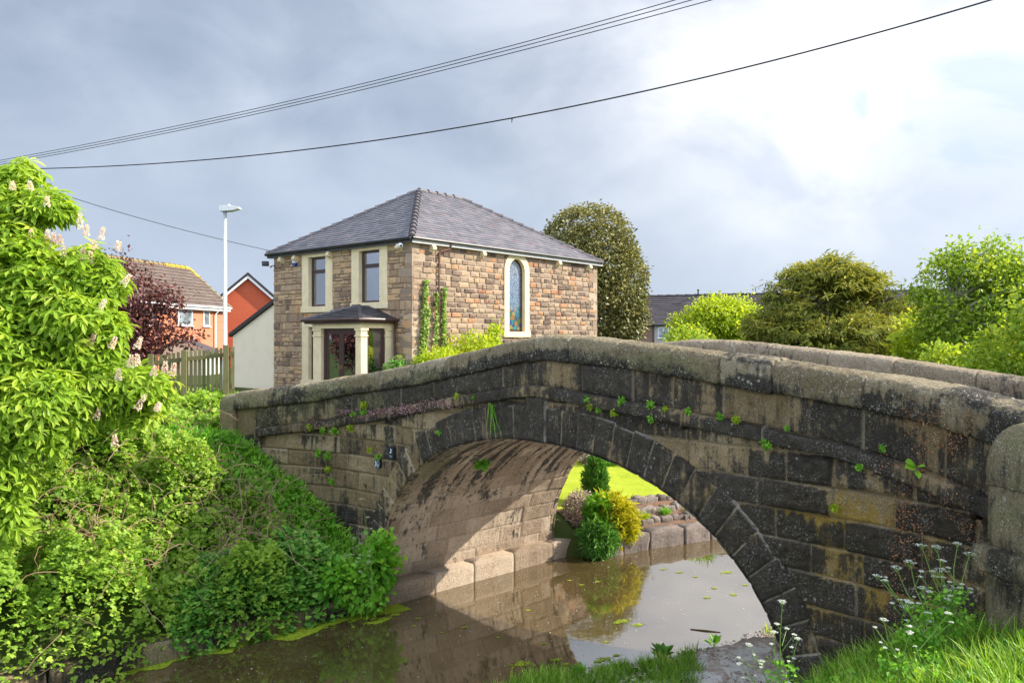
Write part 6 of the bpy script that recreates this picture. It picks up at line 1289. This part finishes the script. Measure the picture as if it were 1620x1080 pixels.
# cow parsley
def umbel(mb, flat_, c, r, rg, axis):
    nr = 9
    for k in range(nr):
        a = k*6.28/nr+rg.random()*.5; rr_ = r*(.45+.55*rg.random()) if k else 0; e = c+np.array([math.cos(a)*rr_, math.sin(a)*rr_, r*.28*(1-rr_/r)+r*.1]); mb.tube([c-axis*r*.8, e], .0011, 3, .5, cap=False)
        n_ = 15; q = e+rg.normal(size=(n_, 3))*np.array([r*.17, r*.17, r*.05]); flat_.append(q)
def parsley(label, p, h, heads, seed, lean=(0, 0), dens=1.):
    rg = np.random.default_rng(seed); p = np.array(p, float); o = empty('cow_parsley', label, 'cow parsley', p); mb = MB(); um = []; fo = []
    for hx_, hy_, hz2_, r in heads:
        e = p+np.array([hx_, hy_, hz2_]); mid = p+np.array([hx_*.35, hy_*.35, hz2_*.55])+rg.normal(size=3)*.012; mb.tube([p, (p+mid)/2+rg.normal(size=3)*.008, mid, (mid+e)/2+rg.normal(size=3)*.01, e], [.006, .005, .004, .003, .0022], 5)
        umbel(mb, um, e, r, rg, np.array([0, 0, 1.]))
        for _ in range(3):
            f = .45+.4*rg.random(); b = p+(e-p)*f; e2 = b+np.array([rg.normal()*.06, rg.normal()*.06, .05+.07*rg.random()]); mb.tube([b, (b+e2)/2, e2], .0018, 4, .5, cap=False); umbel(mb, um, e2, r*.45, rg, np.array([0, 0, 1.]))
        for _ in range(3): b = p+(e-p)*(.15+.5*rg.random()); fo.append(b+rg.normal(size=(26, 3))*[.05, .05, .025])
    mb.build('stem', M_stalk, o); P = np.vstack(um); n_ = len(P); R = frames(rdir(n_, rg)*[1, 1, .2], np.array([0, 0, 1.])+rdir(n_, rg)*.4)
    scatter('flower_head', OVAL, P, R, .0062*(.7+.6*rg.random(n_)), LM['umbel'], o, rg.random(n_))
    P = np.vstack(fo); R, S = leaves(P, .035, rg, None, .6, .1); scatter('foliage', LEAF2, P, R, S, LM['cleavers'], o, rg.random(len(P))*.8); return o
def heads_at(p, hs, rscale=1.):
    out = []
    for px, py, r in hs: q = at(px, py, p[1]+.05*((px*7) % 5-2)/2); out.append((q[0]-p[0], q[1]-p[1], q[2]-p[2], r*.8*p[1]/F))
    return out
p1 = np.array([*at(1505, 0, 5.7)[:2], 0]); p1[2] = Hxy(p1[0], p1[1])
parsley('tall white cow parsley spray left of the pillar with heads near the ledge', p1, 1, heads_at(p1, [(1458,863,10),(1482,866,13),(1515,860,9),(1534,876,10),(1486,903,14),(1503,930,15)]), 1)
p2 = np.array([*at(1478, 0, 5.5)[:2], 0]); p2[2] = Hxy(p2[0], p2[1])
parsley('leaning white cow parsley reaching left across the dark bridge stones', p2, 1, heads_at(p2, [(1388,911,9),(1418,898,10),(1440,890,13),(1400,918,6),(1460,930,9),(1433,960,12)]), 2)
p3 = np.array([*at(1420, 0, 5.0)[:2], 0]); p3[2] = Hxy(p3[0], p3[1])
parsley('low sparse cow parsley at the foot of the bridge wall', p3, 1, heads_at(p3, [(1398,980,8),(1500,970,7),(1440,1000,7)]), 3)
p4 = on(1240, 1075); p4 = np.array([*at(1235, 0, 5.2)[:2], 0]); p4[2] = Hxy(p4[0], p4[1])
parsley('thin cow parsley standing in front of the gravel path and arch foot', p4, 1, heads_at(p4, [(1238,952,9),(1225,1000,8),(1185,1020,7),(1262,1010,6),(1205,1045,6),(1170,1050,6)]), 4)
p5 = at(590, 935, 12.2)
parsley('cow parsley with white heads beside the elder at the left arch foot', p5, 1, heads_at(p5, [(562,868,12),(560,852,10),(575,845,10),(548,880,9),(572,790,7)]), 5)
# ---- floating things
def discs(name, label, cat, P, r, m, kind=None, group=None, sides=7, seed=1, loc=None):
    rg = np.random.default_rng(seed); a = np.linspace(0, 6.283, sides, endpoint=False); T = [[0, 1+i, 1+(i+1) % sides] for i in range(sides)]; V = [(0, 0, 0)]+[(math.cos(x), math.sin(x), 0) for x in a]
    n_ = len(P); th_ = rg.random(n_)*6.28; c, s_ = np.cos(th_), np.sin(th_); R = np.zeros((n_, 3, 3)); R[:, 0, 0] = c; R[:, 0, 1] = -s_; R[:, 1, 0] = s_; R[:, 1, 1] = c; R[:, 2, 2] = 1
    S = (r*(.5+rg.random(n_)))[:, None]*np.stack([.6+.5*rg.random(n_), np.ones(n_), np.ones(n_)], 1); o = scatter(name, (V, [T]), P, R, S, m, None, rg.random(n_), loc=P.mean(0)); o['label'] = label; o['category'] = cat
    if kind: o['kind'] = kind
    if group: o['group'] = group
    return o
rgd = np.random.default_rng(88); s = -7.2+7.3*rgd.random(90000); t = .02+.75*rgd.random(90000)
w_ = .05+.55*sstep(.38, .62, fbm(s*1.1+30, 0*s, 3., 3, 2)); m_ = (fbm(s*1.6+9, t*3, 0., 4, 6)+.25*(fbm(s*9, t*9, 0., 3, 8)-.5) > .49+.5*(t/w_-.75)) & (t < w_*1.1); t, s = (t+eL(s))[m_], s[m_]; m_ = rgd.random(len(t)) < .5
P = np.concatenate([ts(t, s), (WATER+.004+.002*rgd.random(len(t)))[:, None]], 1)
discs('duckweed', 'yellow green duckweed floating along the left water edge', 'duckweed', P, .011, LM['duck'], 'stuff', sides=5)
ct_ = [(960,848,10),(1020,850,14),(735,990,6)]
P = []
for px, py, rx in ((825,1050,26),(880,1043,12),(895,1050,10),(957,1042,16),(945,1046,10),(976,1036,8),(985,982,18),(1010,988,14),(975,985,8),(612,978,18),(585,985,14),(625,972,16),(1150,905,16),(660,978,6),(655,990,4),(735,992,7),(787,1008,5),(860,1018,5),(960,1015,6),(835,965,5),(920,925,6),(900,918,5),(945,920,5),(1100,912,7),(1130,930,8),(1118,945,9),(1075,905,10),(1050,900,9),(1160,940,10),(1180,925,8),(700,1000,4)):
    c = at(px, py, -WATER*F/(py-HZ)); w = rx*c[1]/F*.62
    n_ = int(8+rx*6); q = rgd.normal(size=(n_, 2))*[w*.45, w*.55] ; P.append(np.column_stack([c[0]+q[:, 0]+q[:, 1]*.3, c[1]+q[:, 1]*.6, np.full(n_, WATER+.005)+.002*rgd.random(n_)]))
P = np.vstack(P); discs('floating_weed', 'small scattered islands of pale floating weed on the canal', 'water weed', P, .011, LM['duck'], 'stuff', sides=6, seed=4)
s = -7+22*rgd.random(1100); t = eL(s)+(4.9*rgd.random(1100)); P = np.concatenate([ts(t, s), np.full((1100, 1), WATER+.005)], 1)
discs('surface_debris', 'tiny pale specks of pollen and petals drifting on the brown water', 'debris', P, .0075, LM['umbel'], 'stuff', sides=5, seed=5)
c = at(1118, 999, -WATER*F/(999-HZ)); mb = MB(); mb.tube([c+[-.22, .1, .005], c+[0, .03, .01], c+[.2, -.02, .004]], [.008, .011, .006], 6); tag(mb.build('floating_stick', M_bark, loc=c), 'thin dark stick floating near the gravel water edge', 'stick')
# loose moss on the roof ridge, moss lumps on the coping
